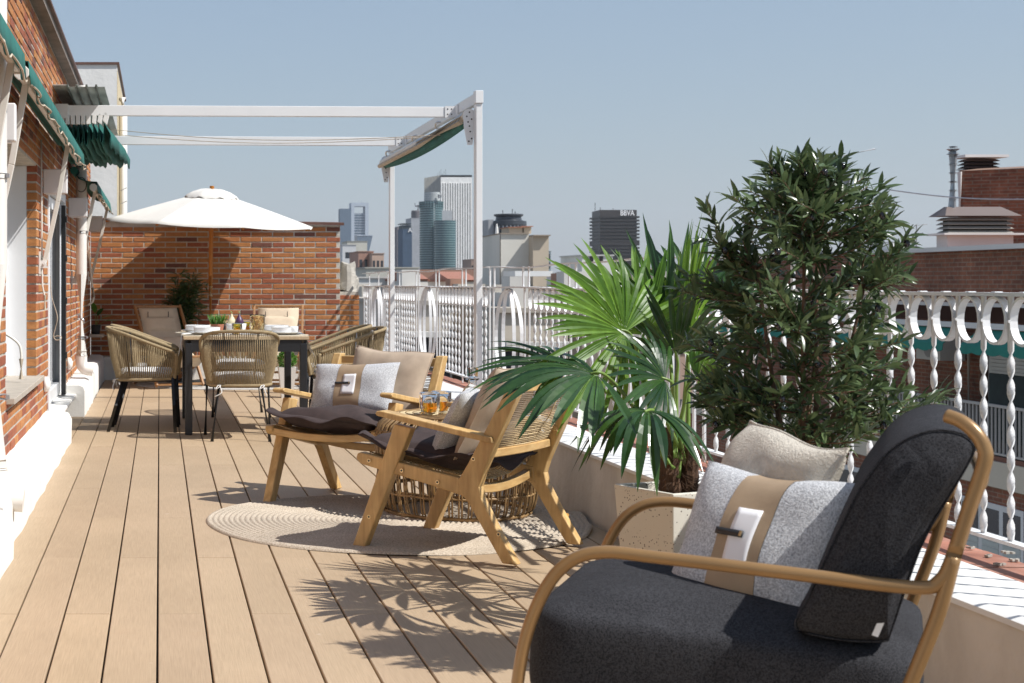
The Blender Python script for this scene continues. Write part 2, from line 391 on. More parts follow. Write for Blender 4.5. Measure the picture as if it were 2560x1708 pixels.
MT['stalk'] = M('palm_stalk', (.17,.27,.05), .45, .25, 20, kind='object')
MT['olivefruit'] = M('black_olive', (.010,.008,.012), .16, .1, 8, coat=.5)
def terrazzo():
    m, nt, N, L, B = nodes('terrazzo')
    vo = N.new('ShaderNodeTexVoronoi'); vo.inputs['Scale'].default_value = 110; L.new(coords(N, L, 'object', (1,1,1)), vo.inputs['Vector'])
    sz = N.new('ShaderNodeSeparateColor'); L.new(vo.outputs['Color'], sz.inputs[0])
    th = N.new('ShaderNodeMath'); th.operation = 'MULTIPLY'; th.inputs[1].default_value = .42; L.new(sz.outputs[0], th.inputs[0])
    sb = N.new('ShaderNodeMath'); sb.operation = 'SUBTRACT'; sb.inputs[1].default_value = .08; L.new(th.outputs[0], sb.inputs[0])
    lt = N.new('ShaderNodeMath'); lt.operation = 'LESS_THAN'; L.new(vo.outputs['Distance'], lt.inputs[0]); L.new(sb.outputs[0], lt.inputs[1])
    gt = N.new('ShaderNodeMath'); gt.operation = 'GREATER_THAN'; gt.inputs[1].default_value = .35; L.new(sz.outputs[1], gt.inputs[0])
    an = N.new('ShaderNodeMath'); an.operation = 'MULTIPLY'; L.new(lt.outputs[0], an.inputs[0]); L.new(gt.outputs[0], an.inputs[1])
    c = mul(N, L, (.66,.62,.53), (.09,.06,.045), an.outputs[0], 'MIX')
    L.new(c, B.inputs['Base Color']); B.inputs['Roughness'].default_value = .55; return m
MT['terrazzo'] = terrazzo()
def rugm():
    m, nt, N, L, B = nodes('jute_rug')
    n = noise(N, L, coords(N, L, 'world', (1,1,1)), 140, 3, .6)
    c = ramp(N, L, n, [(.3, (.33,.265,.195)), (.7, (.60,.52,.42))])
    c = mul(N, L, c, ramp(N, L, noise(N, L, coords(N, L, 'world', (1,1,1)), 4, 3), [(.3, .88), (.7, 1.1)]))
    L.new(c, B.inputs['Base Color']); B.inputs['Roughness'].default_value = .95
    bump(N, L, B, n, .9, .004); return m
MT['jute'] = rugm()
MT['rattan'] = M('rattan_cane', (.25,.155,.068), .5, .35, 30, rand=.25, kind='object')
MT['cord'] = M('natural_cord', (.58,.44,.25), .8, .2, 60, kind='object', rand=.1)

def polysheet():
    m, nt, N, L, B = nodes('ribbed_translucent_sheet'); c = ramp(N, L, noise(N, L, coords(N, L, 'world', (6,1,1)), 3, 5), [(.3, (.34,.36,.34)), (.7, (.52,.54,.51))])
    L.new(c, B.inputs['Base Color']); B.inputs['Roughness'].default_value = .4; tr = N.new('ShaderNodeBsdfTranslucent'); L.new(c, tr.inputs[0])
    mx = N.new('ShaderNodeMixShader'); mx.inputs[0].default_value = .45; L.new(B.outputs[0], mx.inputs[1]); L.new(tr.outputs[0], mx.inputs[2]); L.new(mx.outputs[0], N['Material Output'].inputs[0]); return m
MT['poly'] = polysheet()
# ================================================================== DECK
BW, BX0, BL = .1577, -.007, 2.19
deck = MB().box(-.82,.9,-.06,2.03,18.6,-.026).build('deck', MT['deckbase']); struct(deck)
_bm = {}
def board_mesh(w, l):
    k = (round(w,3), round(l,3))
    if k not in _bm:
        c = .0025; b = MB(); x = w/2; y = l/2
        b.add([(-x,-y,-.024),(x,-y,-.024),(x,y,-.024),(-x,y,-.024),(-x,-y,-c),(x,-y,-c),(x,y,-c),(-x,y,-c),
               (-x+c,-y+.0008,0),(x-c,-y+.0008,0),(x-c,y-.0008,0),(-x+c,y-.0008,0)],
              [(0,1,5,4),(1,2,6,5),(2,3,7,6),(3,0,4,7),(4,5,9,8),(5,6,10,9),(6,7,11,10),(7,4,8,11),(8,9,10,11)])
        _bm[k] = b.mesh('board', MT['deck'])
    return _bm[k]
for n in range(-5, 13):
    x0 = BX0 + BW*n + .0032; x1 = BX0 + BW*(n+1) - .0032
    x0 = max(x0, -.632) if n > -5 else x0; x1 = min(x1, 2.012) if n > -5 else -.638
    js = [j for j in [(6.445 if n % 2 else 5.35) + BL*k for k in range(-3, 6)] if 1.0 < j < 14.6]
    ys = [1.0] + js + [14.9, 17.09, 18.30]
    if n == -5: ys = [11.07, 11.3 + .6, 13.3]
    for a, b_ in zip(ys[:-1], ys[1:]):
        o = link('board', board_mesh(x1-x0, b_-a-.002), deck, ((x0+x1)/2, (a+b_)/2, random.uniform(-.0008,.0008)))

# ================================================================== BRICK LAYING
BRK = (.2365, .0470); ROW = .0603; PIT = .2495
_brk = {}
def brick_mesh(l, h, d):
    k = (round(l,3), round(h,3), round(d,3))
    if k not in _brk:
        c = .003; b = MB(); x, y, z = l/2, d, h/2     # face at y=0, body goes to +y
        b.add([(-x,y,-z),(x,y,-z),(x,y,z),(-x,y,z),(-x,c,-z),(x,c,-z),(x,c,z),(-x,c,z),(-x+c,0,-z+c),(x-c,0,-z+c),(x-c,0,z-c),(-x+c,0,z-c)],
              [(4,5,1,0),(5,6,2,1),(6,7,3,2),(7,4,0,3),(8,9,5,4),(9,10,6,5),(10,11,7,6),(11,8,4,7),(11,10,9,8)])
        b.f = [list(reversed(q)) for q in b.f]
        _brk[k] = b.mesh('brick', MT['brick'])
    return _brk[k]
def lay(parent, bricks, depth, limit=300):
    """bricks: (centre on the face, along vector, length, weight): the largest in view become objects, the rest one piece"""
    bricks.sort(key=lambda t: -t[3]); rest = MB()
    org = ORG.get(parent.name, Vector())
    for i, (c, al, l, wt) in enumerate(bricks):
        al = al.normalized(); n_in = Vector((-al.y, al.x, 0))
        R = Matrix((al, n_in, Vector((0,0,1)))).transposed()
        jit = random.uniform(-.002, .003)
        if i < limit and wt > 0:
            o = link('brick', brick_mesh(l, BRK[1], depth), parent)
            o.location = c + n_in*jit - org; o.rotation_euler = R.to_euler()
        else:
            me = brick_mesh(l, BRK[1], depth)
            rest.add([R @ v.co + c + n_in*jit for v in me.vertices], [tuple(p.vertices) for p in me.polygons])
    if rest.v:
        o = rest.build('brickwork', MT['brick'], parent); stuff(o)
def pxsize(c):                           # rough size and visibility in the photograph
    D = c.y
    if D < .5: return 0
    x = CX + c.x*F/D; y = CY - (c.z-H)*F/D
    return (1/D) if (-10 < x < 2570 and -10 < y < 1718) else 0

# ================================================================== HOUSE FACADE (left)
WX = -.80
WIN = (8.25, 10.30, .517, 1.884); DOOR = (11.32, 13.30, .19, 1.86)
house = thing('brick_house', 'orange brick house front with white plinth along left side of the terrace', 'house', (WX-.3, 10, 0))
core = MB(); cx = WX - .005
G_ = .006; core.box(-1.3, 1.0, 0, cx, WIN[0]-G_, 2.876); core.box(-1.3, WIN[1]+G_, 0, cx, DOOR[0]-G_, 2.876); core.box(-1.3, DOOR[1]+G_, 0, cx, 18.36, 2.876)
core.box(-1.3, WIN[0]-G_, 0, cx-.001, WIN[1]+G_, WIN[2]-.034); core.box(-1.3, WIN[0]-G_, WIN[3], cx-.001, WIN[1]+G_, 2.875)
core.box(-1.3, DOOR[0]-G_, 0, cx-.001, DOOR[1]+G_, DOOR[2]-.032); core.box(-1.3, DOOR[0]-G_, DOOR[3], cx-.001, DOOR[1]+G_, 2.875)
core.build('wall', MT['mortar'], house)
bl = []; z = .24; r = 0
while z < 2.85:
    y = 3.0 - (PIT/2 if r % 2 else 0)
    while y < 18.3:
        a, b_ = y, y + BRK[0]
        for (w0, w1, h0, h1) in (WIN, DOOR):
            if h0 - .03 < z < h1 and a < w1 and b_ > w0:
                if a >= w0 and b_ <= w1: a = b_
                elif a < w0: b_ = min(b_, w0)
                else: a = max(a, w1)
        b_ = min(b_, 18.28)
        if b_ - a > .03:
            c = Vector((WX, (a+b_)/2, z))
            # bricks hidden by awnings, pipe or plinth count less
            wt = pxsize(c)
            if 1.95 < z < 2.2 and c.y < 12: wt *= .3
            bl.append((c, Vector((0, -1, 0)) * -1, b_-a, wt))
        y += PIT
    z += ROW; r += 1
bl = [(c, Vector((0, 1, 0)), l, w) for c, _, l, w in bl]
lay(house, bl, .066)
# plinth blocks: rounded white masonry
def plinth(x1, y0, y1, z1, par):
    b = MB(); m = 20; rows = []
    for i in range(m+1):
        y = y0 + (y1-y0)*i/m; w = .006*math.sin(i*2.3) + .004*math.sin(i*5.1)
        rows.append([V(-1.2,y,z1+w*.5), V(x1-.05,y,z1+w*.5), V(x1-.014,y,z1-.012+w*.5), V(x1+w,y,z1-.05), V(x1+w*.7,y,-.02)])
    b.grid([list(reversed(q)) for q in rows]); e = len(rows[0])
    b.add(rows[0] + [V(-1.2,y0,-.02)], [tuple(range(6))]); b.add(rows[-1] + [V(-1.2,y1,-.02)], [tuple(reversed(range(6)))])
    return b.build('plinth', MT['plaster'], par, auto=50)
plinth(-.60, .95, 6.42, .195, house); plinth(-.625, 6.43, 11.09, .217, house); plinth(-.63, 13.25, 14.75, .262, house); plinth(-.645, 14.76, 18.34, .285, house)
# window: white reveal, sill, frame and panes
fr = MB(); fr.box(-1.02, WIN[1]-.012, WIN[2], -.868, WIN[1]+.02, WIN[3]-.002)
w = fr.build('window', MT['frame'], house)
s_ = MB(); s_.box(-1.0, WIN[0]+.001, WIN[2]-.032, -.755, WIN[1]+.055, WIN[2]).build('sill', MT['stone'], w, bevel=.004)
s_ = MB(); y = WIN[0]+.02
s_.box(-1.03, y, WIN[2]+.003, -.99, y+.06, WIN[3]-.003); s_.box(-1.03, WIN[1]-.09, WIN[2]+.003, -.99, WIN[1]-.014, WIN[3]-.003)
s_.box(-1.03, y+.06, WIN[3]-.07, -.99, WIN[1]-.09, WIN[3]-.004); s_.box(-1.03, y+.06, WIN[2]+.003, -.99, WIN[1]-.09, WIN[2]+.07)
s_.build('frame', MT['frame'], w, bevel=.004)
MB().box(-1.02, y+.06, WIN[2]+.07, -1.012, WIN[1]-.09, WIN[3]-.07).build('pane', MT['pane'], w)
# door: white frame, one leaf ajar showing its dark edge
d = MB(); d.box(-.93, DOOR[0], DOOR[2], -.79, DOOR[0]+.07, DOOR[3]); d.box(-.93, DOOR[1]-.07, DOOR[2], -.79, DOOR[1], DOOR[3]); d.box(-.93, DOOR[0]+.07, DOOR[3]-.07, -.793, DOOR[1]-.07, DOOR[3])
dr = d.build('door', MT['frame'], house, bevel=.004)
d = MB(); d.box(-.90, DOOR[0]+.075, DOOR[2]+.01, -.83, DOOR[0]+.17, DOOR[3]-.08); d.box(-.90, DOOR[1]-.17, DOOR[2]+.01, -.83, DOOR[1]-.075, DOOR[3]-.08); d.box(-.90, DOOR[0]+.17, DOOR[3]-.17, -.832, DOOR[1]-.17, DOOR[3]-.08); d.box(-.90, DOOR[0]+.17, DOOR[2]+.01, -.832, DOOR[1]-.17, DOOR[2]+.11)
d.build('leaf', MT['frame'], dr, bevel=.004)
MB().box(-.87, DOOR[0]+.17, DOOR[2]+.11, -.862, DOOR[1]-.17, DOOR[3]-.17).build('pane', MT['pane'], dr)
d = MB(); d.box(-.81, DOOR[1]-.30, DOOR[2]+.01, -.775, DOOR[1]-.17, DOOR[3]-.1); d.build('shutter_guide', MT['black'], dr)
for zz in (.5, .95, 1.3, 1.62): MB().box(-.775, DOOR[1]-.29, zz, -.765, DOOR[1]-.20, zz+.05).build('hinge', MT['strap'], dr)
MB().box(-1.0, DOOR[0], DOOR[2]-.03, -.70, DOOR[1], DOOR[2]).build('threshold', MT['plaster'], dr, bevel=.01)
# eave: soffit and tile edge
e = MB(); e.box(-1.3, 1.0, 2.878, -.724, 18.3, 2.93); ev = e.build('eave', M('dark_soffit', (.20,.17,.145), .9, .25, 6, bmp=.5, bscale=20), house)
e = MB(); e.box(-1.3, 1.0, 2.93, -.70, 18.3, 2.948); e.build('roof_edge', MT['coping'], ev)
# small bits on the wall
for (yy, zz, s) in ((9.4, 1.0, 1), (10.9, .33, 1)):
    pass
vb = MB(); vb.lathe((0,0,0), [(.0,0.0),(.055,.004),(.05,.03),(.02,.045),(.0,.046)], 16, cap=False)
for (yy, zz) in ((10.95, .42), (13.75, .42)):
    m2 = MB(); R = Matrix.Rotation(math.pi/2, 3, 'Y'); m2.add([R @ Vector(p) + V(WX-.002, yy, zz) for p in vb.v], vb.f); m2.build('vent_cap', MT['white'], house, smooth=True)

# ---- white wall lamps / boxes
def wall_box(y, z, label, w=.165, h=.168):
    t = thing('wall_light', label, 'wall light', (WX+.08, y, z), group='white square wall lights on the house')
    MB().box(WX, y, z, WX+w, y+.075, z+h).build('housing', MT['box'], t, bevel=.006)
    MB().box(WX+.02, y+.01, z-.006, WX+w-.02, y+.065, z-.001).build('lens', MT['frame'], t)
wall_box(6.95, 1.745, 'white square wall light in front of the nearest downpipe at left edge')
wall_box(10.85, 1.735, 'white square wall light above the door under the pleated canopy')
wall_box(13.85, 1.70, 'white square wall light just in front of the second downpipe')
wall_box(17.6, 1.70, 'white square wall light nearest the end wall, beside umbrella')

# ---- downpipes
def downpipe(y, label, zlow, outx):
    t = thing('downpipe', label, 'pipe', (WX+.1, y, 0), group='white downpipes on the house')
    xc = WX+.095
    MB().tube([(xc,y,zlow+.13),(xc,y,1.2),(xc,y,2.9)], .049, 20).build('pipe', MT['pvc'], t, smooth=True, auto=40)
    pts = [V(xc,y,zlow+.14), V(xc,y,zlow+.075), V(xc+.012,y,zlow+.035), V(xc+.045,y,zlow+.008), V(xc+.085,y,zlow), V(outx,y,zlow-.004)]
    MB().tube(smooth_path(pts, 4), .053, 20).build('elbow', MT['pvc'], t, smooth=True, auto=40)
    MB().tube([(xc,y,zlow+.13),(xc,y,zlow+.175)], .0545, 20).build('collar', MT['pvc'], t, auto=40)
    for zz in (.62, 1.57):
        b = MB(); b.tube([(xc,y,zz),(xc,y,zz+.022)], .0525, 20); b.box(xc+.045,y-.03,zz+.002,xc+.06,y-.005,zz+.02); b.build('clamp', MT['galvp'], t, auto=40)
downpipe(6.80, 'thick white downpipe nearest the camera, at the left edge', .19, -.585)
downpipe(14.25, 'white downpipe beyond the door, standing on the plinth block', .335, -.60)

# ---- drop-arm awnings
def awning(y0, y1, zf, label, arms, n_sc, xf=-.61):
    t = thing('drop_arm_awning', label, 'awning', (WX, (y0+y1)/2, zf), group='green drop-arm awnings on the house')
    b = MB(); rows = []
    for i in range(25):
        y = y0 + (y1-y0)*i/24; sg = .012*math.sin(i*1.7)
        rows.append([V(WX+.03, y, zf+.14), V(WX+.09, y, zf+.10-.02+sg), V(xf-.04, y, zf+.055+sg*.5), V(xf+.03, y, zf+.05)])
    b.grid(rows); b.build('fabric', MT['green'], t, solid=.002, smooth=True)
    # valance with scallops
    b = MB(); m = n_sc*8; top = []; mid = []; bot = []
    for i in range(m+1):
        y = y0 + (y1-y0)*i/m; ph = i/8.0; sc = abs(math.sin(math.pi*ph))
        wv = .012*math.sin(math.pi*i/8.0)+.004*math.sin(i*.45)
        top.append(V(xf+.030, y, zf+.052)); mid.append(V(xf+.036+wv*.5, y, zf-.01))
        bot.append(V(xf+.042+wv, y, zf-.055-.022*sc))
    b.grid([top, mid, bot]); b.build('valance', MT['green'], t, solid=.002, smooth=True)
    MB().tube([p + V(.003+.010*abs(math.sin(math.pi*k/8.0)),0,-.002+.006*math.sin(k*.7)) for k, p in enumerate(bot)], .0048, 5).build('valance_trim', MT['trim'], t, smooth=True)
    fb = MB(); oct_ = [V(xf+.028*math.cos(a), 0, zf+.028*math.sin(a)) for a in [math.pi/8+math.pi/4*k for k in range(8)]]
    fb.prism(oct_, (0,y0+.01,0), (0,y1-.01,0)); fbo = fb.build('front_bar', MT['armwhite'], t)
    for ye, s in ((y0-.008, 1), (y1-.01, 1)):
        c = MB(); oc = [V(xf+.036*math.cos(a), 0, zf+.036*math.sin(a)) for a in [math.pi/8+math.pi/4*k for k in range(8)]]
        c.prism(oc, (0,ye,0), (0,ye+.018,0)); c.build('end_cap', MT['armwhite'], fbo, bevel=.003)
    for ya, zp in arms:
        b = MB(); A = V(xf, ya, zf-.02); Bv = V(WX+.035, ya, zp); md = (A+Bv)/2 + V(.012,0,.02)
        b.bar(A, md, .026, .030, (0,1,0)); b.bar(md, Bv, .026, .030, (0,1,0))
        ar = b.build('arm', MT['armwhite'], t, bevel=.003)
        b = MB(); b.box(WX, ya-.02, zp-.07, WX+.012, ya+.02, zp+.08); b.box(WX+.012, ya-.017, zp-.03, WX+.05, ya-.013, zp+.02); b.box(WX+.012, ya+.013, zp-.03, WX+.05, ya+.017, zp+.02)
        b.tube([(WX+.035,ya-.026,zp),(WX+.035,ya+.026,zp)], .009, 10); b.build('pivot_bracket', MT['white'], ar)
    rt = MB(); rt.tube([(WX+.045,y0,zf+.15),(WX+.045,y1,zf+.15)], .035, 14); rt.build('roller_tube', MT['green'], t, smooth=True, auto=40)
    return t
awning(3.2, 6.78, 2.05, 'green scalloped awning nearest the camera at the upper left corner', [(3.6, 1.25), (6.5, 1.25)], 10)
awA = awning(6.98, 12.05, 2.05, 'long green scalloped awning over the window, held by two white arms', [(7.2, 1.25), (10.48, 1.25)], 14)
awC = awning(13.95, 17.75, 1.965, 'small far green awning beyond the second downpipe, next to the white umbrella', [(14.3, 1.15), (17.6, 1.17)], 11, xf=-.585)
# cranks
def crank(pts, label, grip, r=.0075):
    t = thing('awning_crank', label, 'crank', pts[-1], group='awning crank handles')
    MB().tube(pts, r, 8).build('rod', MT['armwhite'], t, smooth=True)
    MB().tube(grip, r*1.9, 10).build('grip', MT['trim'], t, smooth=True, auto=40)
xk = WX+.03
crank(smooth_path([P(216,765,17.2), P(231,755,17.2), P(234,742,17.2)], 4) + [P(231,718,17.2), P(217,590,16.9), P(236,470,16.6)], 'bent white crank rod hanging beside the second downpipe from the far awning', [P(231.5,720,17.2), P(234,743,17.2)], .012)
crank([P(112,772,10.5), P(112,745,10.5), P(106,715,10.5), P(105,675,10.5), P(104,520,10.5), P(103,350,10.5)], 'thin white crank rod on brick pier between window and door', [P(112,775,10.5), P(112,738,10.5)], .006)
crank(smooth_path([P(14,836,9.6), P(30,845,9.6), P(48,862,9.6), P(53,885,9.6), P(53,905,9.6)], 4), 'hooked white crank handle hanging in front of the window sill', [P(53,897,9.6), P(53,948,9.6)], .008)
# garden tap and cable on wall
t = thing('wall_tap', 'small metal garden tap beside the second downpipe', 'tap', P(190,800,13.9))
b = MB(); q = P(184,798,13.9); b.tube([q, q+V(.06,0,0), q+V(.085,0,-.006), q+V(.09,0,-.035)], .010, 8); b.tube([q+V(.04,0,0), q+V(.04,0,.035)], .007, 8); b.build('spout', MT['steel'], t, smooth=True)
MB().obox(q+V(.04,0,.04), V(.022,0,0), V(0,.006,0), V(0,0,.006)).build('lever', MT['steel'], t, bevel=.002)
t = thing('cable_loop', 'thin grey cable looped in front of the white door', 'cable', P(132,850,11.25))
pts = smooth_path([P(126,690,11.25), P(129,740,11.25), P(143,790,11.25), P(139,818,11.25), P(134,840,11.25), P(140,850,11.25), P(152,848,11.25), P(153,842,11.25), P(142,840,11.25), P(134,845,11.25)], 5)
MB().tube(pts, .003, 5).build('cable', MT['trim'], t, smooth=True)
t = thing('cable_ring', 'grey cable ring on the wall in front of the second downpipe top', 'cable', P(205,455,14.1))
MB().tube([P(205+13*math.cos(a)-2, 462+18*math.sin(a), 14.15) for a in [-2.2+4.4*k/16 for k in range(17)]], .004, 5).build('cable', MT['rubber'], t, smooth=True)

# ================================================================== END WALL
EY = 18.38
ew = thing('end_wall', 'orange brick wall with brown coping closing the far end of the terrace', 'wall', (.65, EY, 0))
def etop(x): return 1.842 - (x+.8)/2.9*.052
b = MB(); n = 2
vs = [V(-.80,EY+.005,-.02), V(2.10,EY+.005,-.02), V(2.10,EY+.005,etop(2.10)), V(-.80,EY+.005,etop(-.8))]
b.prism(vs, (0,.22,0), (0,0,0)); b.build('wall', MT['mortar'], ew)
bl = []; r = 0; z = .30
while z < 1.80:
    x = -.80 - (PIT/2 if r % 2 else 0)
    while x < 2.1:
        a, b_ = max(x, -.80), min(x+BRK[0], 2.098)
        if b_-a > .03 and z+.03 < etop((a+b_)/2):
            c = Vector(((a+b_)/2, EY, z)); px = CX + c.x*F/EY
            bl.append((c, Vector((1,0,0)), b_-a, 1.0 if (z > .45 or a > .9) else .5))
        x += PIT
    z += ROW; r += 1
lay(ew, bl, .07)
cp = MB(); y0, y1 = EY-.05, EY+.28
for (xa, xb) in ((-.8,.6),(.602,2.14)):
    cp.add([V(xa,y0,etop(xa)),V(xb,y0,etop(xb)),V(xb,y1,etop(xb)+.012),V(xa,y1,etop(xa)+.012),V(xa,y0,etop(xa)+.032),V(xb,y0,etop(xb)+.032),V(xb,y1,etop(xb)+.05),V(xa,y1,etop(xa)+.05)],
           [(3,2,1,0),(4,5,6,7),(0,1,5,4),(1,2,6,5),(2,3,7,6),(3,0,4,7)])
cp.build('coping', MT['coping'], ew)
b = MB(); b.box(-.648, EY-.10, -.02, 2.01, EY+.01, .265); b.build('plinth', MT['plaster'], ew, bevel=.02, seg=3)
pl = thing('brick_pillar', 'short brick pillar topped with rough concrete where the railing meets the end wall', 'pillar', (2.22, EY+.3, 0))
MB().box(2.112, EY+.12, -.02, 2.33, EY+.6, 1.02).build('core', MT['mortar'], pl)
bl = []; z = .05; r = 0
while z < 1.0:
    xs = [(2.11, 2.225), (2.235, 2.335)] if r % 2 else [(2.11, 2.335)]
    for a, b_ in xs: bl.append((V((a+b_)/2, EY+.112, z), V(1,0,0), b_-a, 1.0))
    z += ROW; r += 1
lay(pl, bl, .05)
rb = MB(); rows = []
for i in range(9):
    t_ = i/8; zz = 1.02 + .34*t_; w = .13 - .05*t_**2
    rows.append([V(2.225 + w*math.cos(a)*(1+.15*math.sin(3*a+i)), EY+.36+.24*math.sin(a)*(1-.3*t_), zz+.02*math.sin(2*a+i)) for a in [2*math.pi*k/14 for k in range(14)]])
rb.grid(rows, closed=True); rb.add(rows[-1], [tuple(range(14))]); rb.build('concrete_cap', MT['concrete'], pl)

# ================================================================== PARAPET
PX = 2.01
pp = thing('parapet', 'low cream parapet with white top and terracotta ledge under the white railing', 'wall', (PX+.2, 10, 0))
MB().box(PX, 1.0, -.05, 2.272, EY-.1, .318).build('wall', MT['parapet'], pp)
b = MB(); rows = []
for i in range(70):
    y = 1.0 + (EY-1.1)*i/69; w = .004*math.sin(i*1.9)+.003*math.sin(i*.7)
    rows.append([V(2.274,y,.3185), V(2.274,y,.331+w*.3), V(2.03,y,.333+w*.4), V(2.004+w*.4,y,.326), V(2.003+w*.4,y,.312)])
b.grid(rows); b.add(rows[0], [(0,1,2,3,4)]); b.add(rows[-1], [(4,3,2,1,0)]); b.build('white_top', MT['white'], pp, auto=40)
MB().box(2.2741, 1.0, -.3, 2.455, EY-.1, .30).build('ledge_base', MT['mortar'], pp)
tm = MB().box(-.093, -.136, 0, .093, .136, .022).mesh('tile', MT['terracotta'])
y = 1.2
while y < EY-.3:
    o = link('tile', tm, pp, V(2.368+random.uniform(-.002,.002), y, .301+random.uniform(-.002,.002)) - ORG[pp.name]); o.rotation_euler = (random.uniform(-.006,.006), random.uniform(.0,.02), random.uniform(-.006,.006))
    y += .281

# ================================================================== RAILING
RX = 2.385; ZT, ZB, ZX = 1.088, .392, 1.232
rl = thing('iron_railing', 'white wrought iron railing with rings, twisted bars and tall ovals on the parapet', 'railing', (RX, 10, .33))
def wav(y): return .006*math.sin(y*1.3)+.004*math.sin(y*3.1+1)
def flat(pts, w, t, side):
    b = MB(); rows = []
    sd = Vector(side)
    for i, p in enumerate(pts):
        d = (pts[min(i+1,len(pts)-1)] - pts[max(i-1,0)]).normalized(); o = d.cross(sd).normalized()
        rows.append([p+sd*w/2+o*t/2, p-sd*w/2+o*t/2, p-sd*w/2-o*t/2, p+sd*w/2-o*t/2])
    b.grid([r_ for r_ in rows], closed=True)
    b.add(rows[0], [(0,1,2,3)]); b.add(rows[-1], [(3,2,1,0)]); return b
Y0, Y1 = 3.3, EY+.1
ys = [Y0 + (Y1-Y0)*i/60 for i in range(61)]
o = flat([V(RX, y, ZT+wav(y)*.5) for y in ys], .042, .011, (1,0,0)).build('top_rail', MT['iron'], rl)
o = flat([V(RX, y, ZB) for y in ys], .036, .010, (1,0,0)).build('bottom_rail', MT['iron'], rl)
ysx = [y for y in ys if y > 5.8]
flat([V(RX, y, ZX+wav(y*1.1+2)*1.2) for y in ysx], .034, .008, (1,0,0)).build('upper_rail', MT['iron'], rl)
def up_bar(z0, z1, w=.026, t=.009):
    return MB().box(-t/2, -w/2, z0, t/2, w/2, z1).mesh('upright', MT['iron'])
# flat uprights face the terrace edge-on: their wide side runs along the rail
bar_full = up_bar(ZB-.055, ZT); bar_ext = up_bar(ZT+.004, ZX-.004, .024); bar_low = up_bar(ZB-.004, ZT-.004, .024)
zr = ZT - .146                           # rings sit between the rail and this height
tw = MB(); rows = []; m = 46; ht = ZB+.004; 
for i in range(m+1):
    t_ = i/m; z = ht + (zr-ht)*t_; a = math.pi*8*max(0, min(1, (t_-.02)/.96))
    ca, sa = math.cos(a), math.sin(a); w, t = .0100, .0034
    rows.append([V(-sa*w*s1 + ca*t*s2, ca*w*s1 + sa*t*s2, z) for s1, s2 in ((1,1),(-1,1),(-1,-1),(1,-1))])
rows.append([V(s2*.0034, s1*.0100, ZT-.004) for s1, s2 in ((1,1),(-1,1),(-1,-1),(1,-1))])
tw.grid([list(reversed(q)) for q in rows], closed=True); tw_me = tw.mesh('twisted_bar', MT['iron'], True)
rg = MB(); rows = []
for k in range(20):
    a = 2*math.pi*k/20; ca, sa = math.cos(a), math.sin(a)
    rows.append([V(x, ca*r_, sa*r_*1.06) for x, r_ in ((.011,.0585),(.011,.0655),(-.011,.0655),(-.011,.0585))])
rows.append(rows[0]); rg.grid(rows, closed=True); rg.obox(V(-.012,.062,.0),V(.003,0,0),V(0,.004,0),V(0,0,.004)); rg.obox(V(0,.0,.075+.004),V(.011,0,0),V(0,.010,0),V(0,0,.004)); rg_me = rg.mesh('ring', MT['iron'])
O_ = ORG[rl.name]
def put(name, me, y, z=0, x=RX, rz=0):
    o = link(name, me, rl, V(x, y, z) - V(O_.x, O_.y, O_.z)); o.rotation_euler[2] = rz; return o
SP = .1445
LENS = [(16.84,17.84),(13.57,14.57),(10.30,11.30),(7.03,8.03)]
def bay(a, b_):                          # rings above, twisted bars below
    n = max(1, round((b_-a)/SP)); s = (b_-a)/n
    for i in range(n+1):
        y = a + s*i
        if i in (0, n) or (i == n//2 and a > 5): put('upright', bar_full, y, 0)
        else: put('twisted_bar', tw_me, y, 0, RX, random.uniform(-.1,.1))
        if i < n: put('ring', rg_me, y+s/2, ZT-.075)
for a, b_ in ((17.95, Y1-.06), (14.68, 16.73), (11.41, 13.46), (8.14, 10.19), (3.4, 6.92)): bay(a, b_)
def oval(y0, y1, hw, x=RX):
    c = (y0+y1)/2; zc = (ZT+ZB)/2; hh = (ZT-ZB)/2-.008
    pts = [V(x, c + hw*math.cos(a), zc + hh*math.sin(a)) for a in [2*math.pi*k/44 for k in range(45)]]
    return flat(pts, .024, .007, (1,0,0))
for a, b_ in LENS:
    for y in (a+.02, b_-.02): put('upright', bar_full, y)
    oval(a, b_, .40).build('oval', MT['iron'], rl); oval(a, b_, .17).build('inner_oval', MT['iron'], rl, )
for y in (17.95,17.2,16.5,15.7,14.68,14.5,13.64,13.48,12.45,12.3,11.4,11.25,10.36,10.2,9.2,9.05,8.12,7.95,7.1,6.95,5.95):
    put('extension_bar', bar_ext, y)

